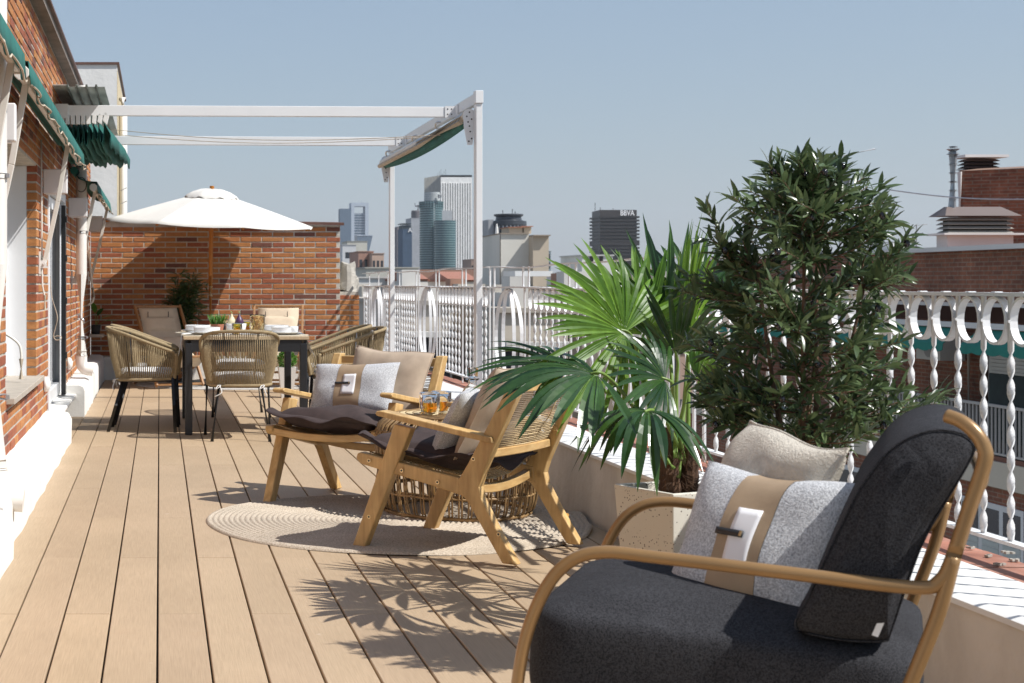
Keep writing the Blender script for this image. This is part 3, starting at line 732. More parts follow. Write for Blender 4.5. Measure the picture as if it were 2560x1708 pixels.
# ================================================================== PERGOLA
pg = thing('pergola', 'white aluminium pergola frame over the dining table', 'pergola', (.8, 13.5, 0))
pa = MB().box(2.268, 11.32, .332, 2.313, 11.41, 2.408).build('post', MT['alu'], pg, bevel=.003)
pb = MB().box(2.268, 15.55, .332, 2.313, 15.64, 2.408).build('post', MT['alu'], pg, bevel=.003)
MB().box(2.262, 11.31, 2.409, 2.318, 11.40, 2.50).build('post_cap', MT['alu'], pa, bevel=.003)
MB().box(2.270, 11.401, 2.41, 2.312, 15.70, 2.488).build('header_beam', MT['alu'], pg, bevel=.003)
for y, zz in ((12.1, 2.392), (14.6, 2.390)):
    bm_ = MB(); 
    bm_.add([V(WX,y,zz+.012),V(2.268,y,zz),V(2.268,y+.05,zz),V(WX,y+.05,zz+.012),V(WX,y,zz+.092),V(2.268,y,zz+.078),V(2.268,y+.05,zz+.078),V(WX,y+.05,zz+.092)],
            [(3,2,1,0),(4,5,6,7),(0,1,5,4),(1,2,6,5),(2,3,7,6),(3,0,4,7)])
    bo = bm_.build('cross_beam', MT['alu'], pg, bevel=.003)
    br = MB(); br.box(2.185, y-.006, zz-.004, 2.2675, y-.001, zz+.083); br.box(2.262, y-.10, zz-.002, 2.2685, y-.006, zz+.083)
    bro = br.build('corner_bracket', MT['alu'], bo)
    for (dx, dz) in ((.02,.06),(.05,.06),(.02,.02),(.05,.02)):
        MB().tube([V(2.185+dx,y-.0075,zz+dz), V(2.185+dx,y-.0062,zz+dz)], .0055, 8).build('bolt_hole', MT['strap'], bro)
    wb = MB(); wb.box(WX+.001, y-.012, zz-.01, WX+.10, y-.002, zz+.10); wb.build('wall_bracket', MT['white'], bo, bevel=.002)
# roll-up awning hung below the header
ra = thing('roller_awning', 'rolled-up green side awning with cream bar hung under the pergola header', 'awning', (2.2, 13.5, 2.3))
b = MB(); b.tube([(2.225,11.46,2.335),(2.225,13.5,2.322),(2.225,15.75,2.318)], .036, 14); b.build('cassette', MT['armwhite'], ra, smooth=True, auto=40)
b = MB(); b.tube([(2.20,11.5,2.300),(2.20,13.5,2.287),(2.20,15.8,2.290)], .022, 10); b.build('front_bar', MT['trim'], ra, smooth=True, auto=40)
rows = []
for i in range(21):
    y = 11.47 + 4.2*i/20; sg = .055*math.sin(math.pi*i/20)**.8
    rows.append([V(2.262,y,2.335), V(2.258,y,2.285-sg*.6), V(2.235,y,2.262-sg), V(2.214,y,2.277-sg*.6), V(2.205,y,2.29)])
b = MB(); b.grid(rows); b.build('fabric', MT['green'], ra, smooth=True, solid=.002)
for y in (11.425, 15.66):
    b = MB(); pts = [V(2.24+.045*math.cos(a), y, 2.335+.045*math.sin(a)) for a in [math.pi*k/10 for k in range(11)]] + [V(2.2,y,2.25), V(2.225,y,2.12), V(2.262,y,2.12), V(2.28,y,2.26)]
    b.prism(pts, (0,-.004,0), (0,.004,0)); bk = b.build('end_bracket', MT['alu'], ra)
    for k, (dx, dz) in enumerate(((.0,.02),(-.02,-.01),(.015,-.03),(-.01,-.05),(.0,-.08),(.005,-.12),(.015,-.17),(-.005,-.19))):
        MB().tube([V(2.24+dx,y-.0065,2.335+dz),V(2.24+dx,y-.0045,2.335+dz)], .006, 8).build('bolt', MT['strap'], bk)
for y in (12.6, 13.75, 15.35):
    b = MB(); b.tube(smooth_path([V(2.21,y,2.35),V(2.195,y-.02,2.375),V(2.20,y-.05,2.395),V(2.235,y-.05,2.40)],3), .008, 6); b.box(2.215,y-.015,2.34,2.27,y+.02,2.36); b.build('hook', MT['steel'], ra)
# cords along the pergola
for k, (a, b_) in enumerate(((P(262,322,14.5), P(1100,338,12.3)), (P(262,334,14.6), P(1085,342,12.8)))):
    t = thing('pull_cord', ('upper' if k == 0 else 'lower') + ' of two thin pale cords sagging between house and pergola header', 'cord', a)
    pts = [a.lerp(b_, i/16) - V(0,0,.07*math.sin(math.pi*i/16)) for i in range(17)]
    MB().tube(pts, .0032, 5).build('cord', MT['trim'], t, smooth=True)
# pleated canopy gathered at the wall
pc = thing('pleated_canopy', 'dark green pleated fabric canopy gathered against the house under a metal sheet', 'canopy', (-.6, 13.3, 2.2))
nP = 9; xs = [-.79 + .047*k for k in range(nP+1)]
b = MB(); ny = 14; rows = []
for j in range(ny+1):
    t_ = j/ny; y = 12.16 + (14.62-12.16)*t_; row = []
    sag = .05*math.sin(math.pi*t_)
    for k in range(nP):
        x = -.79 + (.040+.012*t_)*k*1.0; w = .046+.012*t_
        for q, (fx, fz) in enumerate(((0,0),(.14,-.55),(.30,-.9),(.5,-1),(.70,-.9),(.86,-.55))):
            dz = .17 + .02*math.sin(k*1.7)
            row.append(V(x+w*fx, y, 2.375 - .012*k*(0) + dz*fz - (sag if fz < -.6 else 0) + .01*math.sin(j*1.3+k)))
    row.append(V(-.79+(.040+.012*t_)*nP, y, 2.36)); row.append(V(-.79+(.040+.012*t_)*nP+.05, y, 2.27-.03*math.sin(j*1.1))); row.append(V(-.79+(.040+.012*t_)*nP+.045, y, 2.18-.02*math.sin(j*2)))
    rows.append(row)
b.grid(rows); b.build('fabric', MT['green'], pc, solid=.002, smooth=True)
for k in range(nP+1):
    x = -.79 + .040*k; tl = .012*max(0, k-6)
    b = MB(); b.obox(V(x+.004+tl*.4, 12.12, 2.372+tl*.3), V(.016,0,-.006*max(0,k-6)), V(0,.02,0), V(.003*max(0,k-6),0,.034)); b.build('glider', MT['white'], pc, bevel=.003)
mc = thing('metal_rain_sheet', 'ribbed grey metal sheet covering the gathered green canopy', 'roof sheet', (-.6, 13.6, 2.58))
b = MB(); prof = [(-.70,2.586)]
for k in range(4):
    x = -.70 + .072*k; prof += [(x+.004,2.604),(x+.016,2.604),(x+.02,2.586),(x+.072,2.586)]
prof[-1] = (-.41, 2.586); prof.append((-.408, 2.57))
b.grid([[V(x,y,z-.02*(y-11.8)/4*0) for x, z in prof] for y in (11.8, 13.6, 15.7)]); b.build('sheet', MT['poly'], mc, solid=.002)
MB().box(-.88, 11.82, 2.60, -.69, 15.7, 2.606).build('flashing', MT['galv'], mc)
b = MB(); b.prism([V(-.86,11.83,2.59), V(-.80,11.83,2.61), V(-.80,11.83,2.66), V(-.86,11.83,2.72)], (0,0,0), (0,.004,0)); b.build('end_plate', MT['white'], mc)

# ================================================================== WHITE STAIR TOWER behind
st = thing('white_tower_house', 'white rendered neighbouring building behind the umbrella with cream side wall', 'building', (-2, 20.5, -3))
MB().box(-4.5, 19.6, -3, -.528, 23.5, 3.83).build('wall', MT['plaster'], st)
MB().box(-.527, 19.602, -3, -.523, 23.5, 3.76).build('side_render', M('cream_render', (.62,.52,.34), .9, .1, 3, dirt=.3), st)
e = MB(); e.box(-4.6, 19.58, 3.831, -.50, 23.6, 3.86); ev = e.build('eave', MT['coping'], st)
e = MB(); e.tube([(-.485, 20.3, 3.5), (-.47, 20.3, 3.35), (-.47, 20.3, -1)], .055, 12); e.build('rain_pipe', MT['pvc'], st, smooth=True)
for z in (2.3, 2.13): MB().tube([(-.5,20.2,z), (-.42,20.2,z+.04)], .006, 5).build('peg', MT['galvp'], st)
# ================================================================== CUSHION BUILDERS
def set_m(o, m):
    o.location = m.to_translation(); o.rotation_euler = m.to_euler()
def pil(w, h, t, seed=0, pin=.07, wr=.006, full=.55):
    rs = random.Random(seed); ph = [rs.uniform(0, 6.28) for _ in range(8)]
    def S(u, v, s):                      # u,v in -1..1 ; s=+1 front (+y), -1 back
        e = max(0, (1-u**4)*(1-v**4)); th = t/2*(e**full)*(1-.18*(u*u+v*v)/2)
        x = w/2*u*(1-pin*(1-v*v)*abs(u)**1.5); z = h/2*v*(1-pin*(1-u*u)*abs(v)**1.5)
        wv = wr*(math.sin(3.1*u+2.3*v+ph[0])+.7*math.sin(6.3*v-4*u+ph[1])+.5*math.sin(9*u*v+ph[2]))*(e**.4)
        cr = wr*1.6*math.sin(7*math.atan2(v, u+.001)+ph[3])*((u*u+v*v)/2)**1.2*(e**.25)
        return Vector((x, s*(th+(wv+cr)*.7)+wr*1.2*math.sin(2.2*u+ph[4])*(1-e), z + wr*.8*math.sin(4*u+ph[5])*abs(v)))
    return S
def patchg(S, u0, u1, v0, v1, n, m, s, off=0):
    rows = []
    for j in range(m+1):
        v = v0+(v1-v0)*j/m; row = []
        for i in range(n+1):
            u = u0+(u1-u0)*i/n; p = S(u, v, s)
            if off: p = p + Vector((0, s*off, 0))
            row.append(p)
        rows.append(row if s < 0 else list(reversed(row)))
    return rows
def pillow(name, label, m4, w, h, t, mat, seed=0, pin=.07, group=None, flange=0, wr=.006, cat='cushion'):
    o_ = thing(name, label, cat, group=group); set_m(o_, m4)
    S = pil(w, h, t, seed, pin, wr); b = MB()
    for s in (1, -1): b.grid(patchg(S, -1, 1, -1, 1, 26, 22, s))
    b.build('cover', mat, o_, smooth=True, local=True)
    if flange:
        b = MB(); rs = random.Random(seed+5); q = [rs.uniform(0,6.28) for _ in range(4)]
        ring = [(-1+2*i/24, -1) for i in range(24)] + [(1, -1+2*i/24) for i in range(24)] + [(1-2*i/24, 1) for i in range(24)] + [(-1, 1-2*i/24) for i in range(24)]
        inn = [S(u*.985, v*.985, 0) for u, v in ring]; out = []
        for k, (u, v) in enumerate(ring):
            p = S(u, v, 0); d = Vector((u**3*w/2, 0, v**3*h/2)); d = d.normalized() if d.length > 0 else d
            out.append(p + d*flange + Vector((0, .022*math.sin(k*.26+q[0])+.012*math.sin(k*.61+q[1]), 0)))
        b.grid([inn, [a.lerp(c, .5) + Vector((0,.004*math.sin(k*.9),0)) for k, (a, c) in enumerate(zip(inn, out))], out], closed=True)
        b.build('flange', mat, o_, smooth=True, solid=.004, local=True)
    else:
        b = MB(); ring = [(-1+2*i/20, -1) for i in range(20)] + [(1, -1+2*i/20) for i in range(20)] + [(1-2*i/20, 1) for i in range(20)] + [(-1, 1-2*i/20) for i in range(20)]
        b.tube([S(u, v, 0) for u, v in ring], .003, 5, closed=True); b.build('piping', mat, o_, smooth=True, local=True)
    return o_
def striped(label, m4, w, h, t, seed=0, flip=1):
    o_ = thing('striped_cushion', label, 'cushion', group='grey tweed cushions with leather band'); set_m(o_, m4)
    S = pil(w, h, t, seed, .05, .005); c0, c1 = -.30, .30
    b = MB()
    for a, d in ((-1, c0), (c1, 1)):
        for s in (1, -1): b.grid(patchg(S, a, d, -1, 1, 10, 20, s))
    b.build('tweed_panel', MT['tweed'], o_, smooth=True, local=True)
    b = MB()
    for s in (1, -1): b.grid(patchg(S, c0, c1, -1, 1, 10, 20, s, .0015))
    b.build('leather_band', MT['leather'], o_, smooth=True, local=True)
    b = MB(); b.grid(patchg(S, -.13*flip, .17*flip, -.36, .40, 6, 8, 1, .004)); pt = b.build('patch', MT['patch'], o_, smooth=True, local=True, solid=.002)
    b = MB(); b.grid(patchg(S, -.30*flip, .06*flip, .0, .085, 8, 2, 1, .008)); sp = b.build('strap', MT['strap'], o_, smooth=True, local=True, solid=.003)
    b = MB(); b.grid(patchg(S, .03*flip, .055*flip, .012, .075, 2, 2, 1, .011)); b.build('stud', MT['brass'], sp, local=True, solid=.002)
    return o_
def rrect(w, h, rt, rb, n=10):           # rounded rectangle outline, counter-clockwise in x,z, z from 0 to h
    pts = []
    for (cx_, cz, r, a0) in ((w/2-rb, rb, rb, -math.pi/2), (w/2-rt, h-rt, rt, 0), (-w/2+rt, h-rt, rt, math.pi/2), (-w/2+rb, rb, rb, math.pi)):
        for i in range(n+1):
            a = a0 + math.pi/2*i/n; pts.append((cx_+r*math.cos(a), cz+r*math.sin(a)))
    return pts
def boxcush(w, h, t, rt, rb, crown=.03, wob=.004, seed=1, out=None, both=False):
    """a thick upholstered cushion: x across, z along, thickness about y=0 (front +y)"""
    if out is None: out = rrect(w, h, rt, rb); c = (0, h/2)
    else: c = (sum(p[0] for p in out)/len(out), sum(p[1] for p in out)/len(out))
    n = len(out); b = MB(); rs = random.Random(seed); ph = [rs.uniform(0,6.28) for _ in range(4)]
    def ring(ins, y):
        r_ = []
        for k, (x, z) in enumerate(out):
            dx, dz = c[0]-x, c[1]-z; L_ = math.hypot(dx, dz); f_ = ins/L_
            f_ = min(f_, 1); r_.append(Vector((x+dx*f_, y, z+dz*f_)))
        return r_
    def frac(q, y): return [Vector((c[0]+(x-c[0])*q, y + wob*math.sin(5*x/(w or .3)*q+ph[0])*math.cos(4*z/(h or .5)*q+ph[1]), c[1]+(z-c[1])*q)) for x, z in out]
    T = t/2
    for s in (1, -1):
        cr = crown if (s > 0 or both) else .006
        rr = [ring(0, 0), ring(0, s*(T-.034)), ring(.006, s*(T-.014)), ring(.020, s*(T-.003)), ring(.045, s*(T+.004)), frac(.72, s*(T+cr*.62)), frac(.5, s*(T+cr*.86)), frac(.28, s*(T+cr*.97)), frac(.06, s*(T+cr))]
        rows = [r_ + [r_[0]] for r_ in rr]
        b.grid(rows if s < 0 else [list(reversed(q)) for q in rows])
        b.add(rr[-1], [tuple(range(n)) if s < 0 else tuple(reversed(range(n)))])
    return b, [ring(.006, T-.012), ring(.006, -(T-.012))]

# ================================================================== WOODEN LOUNGE CHAIRS
def wood_chair(label, loc, rz):
    t = thing('lounge_chair', label, 'armchair', loc, rz, 'acacia lounge chairs by the round table')
    def side(poly, x, th, name, par=t, bev=.006, mat='acacia'):
        b = MB(); b.prism([V(0, s, z) for s, z in poly], (x-th/2,0,0), (x+th/2,0,0)); return b.build(name, MT[mat], par, local=True, bevel=bev, seg=3)
    for sx in (-1, 1):
        x = .305*sx
        side([(.677,0),(.737,0),(.535,.525),(.456,.512)], x, .046, 'front_leg')
        side([(-.012,0),(.05,0),(.125,.115),(.198,.228),(.232,.262),(.243,.315),(.20,.385),(.125,.52),(.008,.735),(-.048,.735),(.065,.50),(.135,.345),(.150,.295),(.140,.25),(.075,.135)], x, .046, 'back_leg')
        side([(.705,.352),(.722,.372),(.715,.392),(.70,.397),(.44,.355),(.20,.318),(.19,.245),(.44,.298),(.685,.345)], x-.004*sx, .044, 'side_rail')
        side([(.612,.556),(.618,.566),(.612,.575),(.595,.578),(.09,.498),(.085,.472),(.59,.552)], x+.004*sx, .068, 'armrest', bev=.008)
        for (s, z) in ((.655,.365),(.50,.335),(.335,.300),(.175,.405),(.655,.13),(.065,.115)):
            b = MB(); xo = x+.0235*sx; b.tube([V(xo-.001*sx,s,z), V(xo+.0015*sx,s,z)], .0085, 10); sc = b.build('screw', MT['brass'], t, local=True)
            MB().tube([V(xo+.0012*sx,s,z), V(xo+.0022*sx,s,z)], .0048, 8).build('socket', MT['strap'], sc, local=True)
    def cross(y, z, h, d, sag, name, n=12, bow=0):
        b = MB(); rows = []
        for i in range(n+1):
            x = -.285 + .57*i/n; k = 1-(x/.285)**2
            rows.append([V(x,y-d/2-bow*k,z-h/2-sag*k),V(x,y+d/2-bow*k,z-h/2-sag*k),V(x,y+d/2-bow*k,z+h/2-sag*k*.9),V(x,y-d/2-bow*k,z+h/2-sag*k*.9)])
        b.grid([list(reversed(q)) for q in rows], closed=True); return b.build(name, MT['acacia_x'], t, local=True, bevel=.004, auto=40)
    cross(.690, .366, .034, .036, .022, 'front_rail'); cross(.225, .288, .036, .034, .03, 'rear_rail')
    cross(-.012, .700, .044, .026, 0, 'top_rail', bow=.022); cross(.135, .425, .034, .028, .0, 'back_lower_rail', bow=.02)
    b = MB()
    for k in range(30):                  # horizontal cords of the backrest
        q = k/29; y0 = .13 + (.003-.13)*q; z0 = .447 + (.678-.447)*q; jit = random.uniform(-.0015,.0015)
        b.tube([V(-.283,y0+.004,z0+jit), V(-.14,y0-.016,z0), V(0,y0-.022,z0-jit), V(.14,y0-.016,z0), V(.283,y0+.004,z0+jit)], .0031, 5, cap=False)
    for x in (-.09, .09): b.tube([V(x,.118-.012*0,.44), V(x,.06-.022,.56), V(x,-.018,.68)], .003, 5)
    stuff(b.build('back_cords', MT['cord'], t, local=True, smooth=True))
    b = MB()
    for k in range(34):                  # seat cords, sagging between the side rails
        s = .245 + .43*k/33; z0 = .318 + (s-.2)*.145
        b.tube([V(-.285,s,z0+.01), V(-.15,s,z0-.022), V(0,s,z0-.032), V(.15,s,z0-.022), V(.285,s,z0+.01)], .0033, 5, cap=False)
    stuff(b.build('seat_cords', MT['cord'], t, local=True, smooth=True))
    return t
RZ = math.radians
def M4(loc, rz): return Matrix.Translation(loc) @ Matrix.Rotation(rz, 4, 'Z')
def L4(x, y, z, rx=0, ry=0, rz=0): return Matrix.Translation((x,y,z)) @ Matrix.Rotation(rz,4,'Z') @ Matrix.Rotation(rx,4,'X') @ Matrix.Rotation(ry,4,'Y')
C1 = ((1.594, 6.466, .012), RZ(51.9)); C2 = ((1.218, 8.428, .004), RZ(144.2))
wood_chair('acacia lounge chair on the round rug with its corded back to the camera', *C1)
wood_chair('acacia lounge chair facing the camera beyond the rattan table', *C2)
m1 = M4(*C1); m2 = M4(*C2)
# seat cushions lie flat: pillow z axis -> chair y, pillow y (front) -> up
FLAT = Matrix.Rotation(RZ(90), 4, 'X')
pillow('seat_cushion', 'dark brown flanged seat cushion in the chair with its back to camera', m1 @ L4(0,.455,.405, RZ(7)) @ FLAT, .53, .50, .115, MT['brown'], 3, .03, 'brown seat cushions', .045, .009)
pillow('seat_cushion', 'dark brown flanged seat cushion in the chair facing the camera', m2 @ L4(0,.47,.415, RZ(6)) @ FLAT, .54, .50, .13, MT['brown'], 9, .03, 'brown seat cushions', .05, .012)
pillow('square_cushion', 'taupe velvet cushion leaning on the back of the chair facing camera', m2 @ L4(-.075,.175,.585, RZ(24), RZ(-4)), .47, .40, .12, MT['beigefab'], 11, .06, 'taupe velvet cushions')
striped('tweed cushion with taupe band and white patch in chair facing camera', m2 @ L4(.055,.285,.565, RZ(26), RZ(3)), .49, .29, .12, 21, -1)
pillow('square_cushion', 'taupe velvet cushion between armrest and back in chair turned from camera', m1 @ L4(-.03,.215,.565, RZ(24), RZ(6)), .46, .42, .12, MT['beigefab'], 13, .06, 'taupe velvet cushions')
striped('tweed edged cushion seen from the side in the chair turned from camera', m1 @ L4(-.02,.325,.545, RZ(30), RZ(-6)), .49, .32, .12, 22, 1)

# ================================================================== JUTE RUG
RC = V(1.10, 7.37, 0); RR = .885
b = MB(); rows = []; n = 120; nr = 35
def rug_z(x, y):                         # the side that runs into the parapet buckles a little
    e = max(0, (x-.62)/.27); return .016*e*e*(1+.8*math.sin(y*17))+.002*math.sin(9*x+4*y)
prof = []
for k in range(nr):
    r0 = RR*(k)/nr; r1 = RR*(k+1)/nr; d = r1-r0
    prof += [(r0+.004*d, .007), (r0+.22*d, .0135), (r0+.5*d, .0155), (r0+.78*d, .0135)]
prof += [(RR, .007), (RR+.002, .003)]
for r_, z in prof:
    row = []
    for k in range(n):
        a = 2*math.pi*k/n; sp = 1 + .006*math.sin(3*a+1)+.004*math.sin(7*a)
        x, y = r_*math.cos(a)*sp, r_*math.sin(a)*sp; row.append(V(RC.x+min(x, .898-.02*abs(math.sin(y*9))), RC.y+y, z+rug_z(x, y)))
    rows.append(row)
b.grid(rows[0:], closed=True)
rg_ = b.build('round_rug', MT['jute'], None, smooth=True); tag(rg_, 'round braided jute rug under the lounge chairs', 'rug')

# ================================================================== RATTAN TABLE
TC = V(1.445, 7.66, .016); 
tb = thing('rattan_table', 'drum shaped rattan side table between the two lounge chairs', 'table', TC)
b = MB(); prof = [(.345,.008),(.362,.03),(.372,.07),(.378,.13),(.384,.20),(.392,.28),(.398,.34),(.396,.385),(.378,.425),(.345,.450),(.305,.462)]
nc = 104
for k in range(nc):
    a = 2*math.pi*(k + (.18 if k % 2 else -.18))/nc
    pts = [V(TC.x+r_*math.cos(a), TC.y+r_*math.sin(a), TC.z+z) for r_, z in prof]
    b.tube(pts, .0048, 5)
stuff(b.build('vertical_canes', MT['rattan'], tb, smooth=True))
def hoop(r_, z, th, name, n=64):
    MB().tube([V(TC.x+r_*math.cos(2*math.pi*k/n), TC.y+r_*math.sin(2*math.pi*k/n), TC.z+z+.002*math.sin(k*1.3)) for k in range(n)], th, 6, closed=True).build(name, MT['rattan'], tb, smooth=True)
for r_, z, th in ((.346,.008,.009),(.374,.105,.006),(.368,.115,.006),(.384,.225,.005),(.397,.37,.006),(.39,.395,.006),(.30,.466,.010),(.315,.452,.007)): hoop(r_, z, th, 'hoop')
b = MB(); b.lathe(TC + V(0,0,.455), [(0.001,.018),(.05,.018),(.275,.018),(.296,.015),(.303,.006),(.296,0)], 56, cap=False)
b.build('top', M('woven_cane_top', (.62,.50,.30), .7, .2, 90, bmp=.8, bscale=160, bdist=.003), tb, smooth=True, auto=35)
b = MB(); k = 0
for r_ in (.04,.075,.11,.145,.18,.215,.25,.28):
    k += 1; b.tube([V(TC.x+r_*math.cos(2*math.pi*i/48), TC.y+r_*math.sin(2*math.pi*i/48), TC.z+.4745) for i in range(48)], .0022, 4, closed=True)
stuff(b.build('top_coils', MT['rattan'], tb, smooth=True))
def tumbler(c, label, r=.046, h=.105, fill=.045, mat='glass', liquid='whisky', group='glasses of amber drink', ribs=26):
    t = thing('tumbler', label, 'glass', c, group=group); n = ribs*2
    def ring(rr, z, rib): return [V(c.x+(rr+(rib if k % 2 else 0))*math.cos(2*math.pi*k/n), c.y+(rr+(rib if k % 2 else 0))*math.sin(2*math.pi*k/n), c.z+z) for k in range(n)]
    b = MB(); rr = [ring(.002,.001,0), ring(r*.86,.001,.0), ring(r*.92,.008,.0015), ring(r,.03,.0018), ring(r*1.02,h-.004,.0015), ring(r*1.02,h,0), ring(r*.96,h,0), ring(r*.94,.03,0), ring(r*.84,.012,0), ring(.002,.010,0)]
    b.grid([list(reversed(q)) for q in rr], closed=True); b.build('glass', MT[mat], t, smooth=True)
    if liquid:
        b = MB(); b.lathe(c, [(.001,.0125),(r*.83,.0125),(r*.935,.03),(r*.945,.012+fill),(.001,.012+fill)], n, cap=False); b.build('drink', MT[liquid], t, smooth=True, auto=40)
    return t
ZT_ = TC.z + .477
tumbler(V(TC.x-.155, TC.y-.115, ZT_), 'ribbed tumbler of amber drink, left of the two on rattan table')
tumbler(V(TC.x-.085, TC.y-.03, ZT_), 'ribbed tumbler of amber drink, right one half behind the cushion')
dc = V(TC.x+.10, TC.y+.14, ZT_); t = thing('decanter', 'clear glass decanter with stopper behind the tumblers', 'decanter', dc)
b = MB(); b.lathe(dc, [(.002,.002),(.06,.002),(.066,.02),(.062,.07),(.040,.11),(.022,.125),(.021,.145),(.034,.152),(.034,.156),(.017,.152),(.017,.128),(.036,.108),(.058,.068),(.061,.022),(.055,.01),(.002,.01)], 24, cap=False); b.build('bottle', MT['glass'], t, smooth=True, auto=50)
b = MB(); b.lathe(dc, [(.001,.14),(.015,.142),(.017,.158),(.026,.166),(.028,.205),(.024,.212),(.001,.213)], 12, cap=False); b.build('stopper', MT['glass'], t)

# ================================================================== CHARCOAL ARMCHAIR (near)
n_ = math.hypot(.9,.43); Sx = V(.43/n_, .9/n_, 0); AO = V(.80, 2.95, 0); HW = .375
ac = thing('garden_armchair', 'charcoal upholstered armchair with bronze tube frame in right foreground', 'armchair', AO + Sx*HW, math.atan2(.9, .43))
TR = .0122
def tb_side(x):
    # y = -a (a measured backwards from the front bend of the arm)
    arm = smooth_path([V(x,.155,.0),V(x,.150,.16),V(x,.134,.34),V(x,.114,.455),V(x,.076,.548),V(x,.030,.600),V(x,-.03,.620),V(x,-.13,.617),V(x,-.35,.606),V(x,-.545,.597),V(x,-.59,.612),V(x,-.61,.655)], 5)
    leg = smooth_path([V(x,-.395,0),V(x,-.47,.22),V(x,-.545,.435),V(x,-.588,.56),V(x,-.61,.655)], 5)
    up = [V(x,-.61,.655),V(x,-.634,.74),V(x,-.656,.815),V(x*.985,-.655,.842),V(x*.95,-.648,.860),V(x*.90,-.632,.858),V(x*.82,-.61,.842)]
    return arm, leg, up
fr_ = None
for sx in (-1, 1):
    arm, leg, up = tb_side(HW*sx)
    a_ = MB(); a_.tube(arm, TR, 14); ao_ = a_.build('arm_tube', MT['bronze'], ac, smooth=True, local=True)
    a_ = MB(); a_.tube(leg, TR, 14); a_.build('rear_leg', MT['bronze'], ac, smooth=True, local=True)
    if sx > 0: a_ = MB(); a_.tube(smooth_path(up[:2],4), TR, 14); a_.build('upright', MT['bronze'], ac, smooth=True, local=True)
_, _, ul = tb_side(-HW)
a_ = MB(); a_.tube(smooth_path(ul[0:3] + [V(-HW*.995,-.656,.842), V(-HW*.985,-.643,.866), V(-HW*.96,-.622,.884), V(-HW*.93,-.600,.892)], 6), TR, 14); a_.build('back_tube', MT['bronze'], ac, smooth=True, local=True)
a_ = MB(); a_.tube(smooth_path([V(-HW,-.634,.74), V(-HW*.9,-.645,.765), V(-HW*.4,-.66,.77), V(HW*.4,-.66,.77), V(HW*.9,-.645,.765), V(HW,-.634,.74)], 6), TR, 14); a_.build('back_cross_tube', MT['bronze'], ac, smooth=True, local=True)
a_ = MB()
for (y, z) in ((.09,.30),(-.47,.27)): a_.tube([V(-HW,y,z), V(HW,y,z)], TR*.9, 12)
a_.build('cross_tube', MT['bronze'], ac, smooth=True, local=True)
a_ = MB()
for k in range(7): a_.bar(V(-.3+.1*k,.09,.31), V(-.3+.1*k,-.47,.28), .05, .004, (1,0,0))
a_.build('seat_webbing', MT['black'], ac, local=True)
# seat cushion: lies flat, crowned; local z of the cushion -> chair -y
def cush(name, b, seams, m, par, sub=1):
    v = [m @ Vector(p) for p in b.v]; bb = MB(); bb.add(v, b.f); o = bb.build(name, MT['charcoal'], par, smooth=True, local=True, sub=sub)
    for r_ in seams:
        MB().tube([m @ p for p in r_], .0019, 5, closed=True).build('piping', MT['charcoal'], o, smooth=True, local=True)
    return o
b, sm = boxcush(.68, .70, .185, .10, .10, .045, .004, 3)
ms = Matrix.Translation((0,.135,.405)) @ Matrix.Rotation(RZ(3.2),4,'X') @ Matrix.Rotation(RZ(90),4,'X')
cush('seat_cushion', b, [], ms, ac)
prof_b = [(.358,.487),(.352,.505),(.372,.545),(.40,.622),(.447,.737),(.477,.787),(.503,.823),(.534,.850),(.577,.868),(.615,.868),(.640,.857),(.648,.838),(.63,.795),(.579,.690),(.54,.585),(.512,.497),(.500,.482),(.43,.478)]
ctr = [V(0,-a,z) for a, z in prof_b]; sm_p = smooth_path(ctr+[ctr[0]], 3)[:-1]
b, sm = boxcush(0, 0, .655, 0, 0, .022, .003, 5, out=[(p.y, p.z) for p in sm_p], both=True)
mb = Matrix(((0,1,0,0),(1,0,0,0),(0,0,1,0),(0,0,0,1)))
b.f = [list(reversed(q)) for q in b.f]
bo_ = cush('back_cushion', b, sm, mb, ac)
MB().obox(V(-.3305,-.492,.512), V(.0012,0,0), V(0,.005,.0015), V(0,-.005,.013)).build('label_tag', MT['frame'], bo_, local=True)
ma = M4(ac.location, math.atan2(.9,.43))
pillow('wool_cushion', 'ecru wool cushion standing behind the tweed cushion in the foreground armchair', ma @ L4(.145,-.255,.640, RZ(24), RZ(-3), RZ(30)), .42, .37, .13, MT['linen'], 31, .09, None, 0, .008)
striped('large tweed cushion with leather band and white patch in the foreground armchair', ma @ L4(-.02,-.272,.588, RZ(24), RZ(-2), RZ(58)), .375, .325, .13, 41, -1)
# ================================================================== DINING TABLE
TX0, TX1, TY0, TY1, TZ = .175, 1.10, 11.62, 13.12, .729
dt = thing('dining_table', 'black aluminium dining table with pale wood top', 'table', ((TX0+TX1)/2, (TY0+TY1)/2, 0))
for k in range(6):
    y0 = TY0 + (TY1-TY0)*k/6
    MB().box(TX0, y0+.001, TZ-.026, TX1, y0+(TY1-TY0)/6-.001, TZ-.001).build('top_slat', MT['woodtop'], dt, bevel=.003)
a_ = MB(); a_.box(TX0+.055,TY0+.012,TZ-.115,TX1-.055,TY0+.035,TZ-.028); a_.box(TX0+.055,TY1-.035,TZ-.115,TX1-.055,TY1-.012,TZ-.028); a_.box(TX0+.012,TY0+.055,TZ-.115,TX0+.035,TY1-.055,TZ-.028); a_.box(TX1-.035,TY0+.055,TZ-.115,TX1-.012,TY1-.055,TZ-.028)
a_.build('apron', MT['black'], dt)
for x in (TX0+.012, TX1-.067):
    for y in (TY0+.01, TY1-.065): MB().box(x,y,0,x+.055,y+.055,TZ-.05).build('leg', MT['black'], dt, bevel=.008, seg=3)
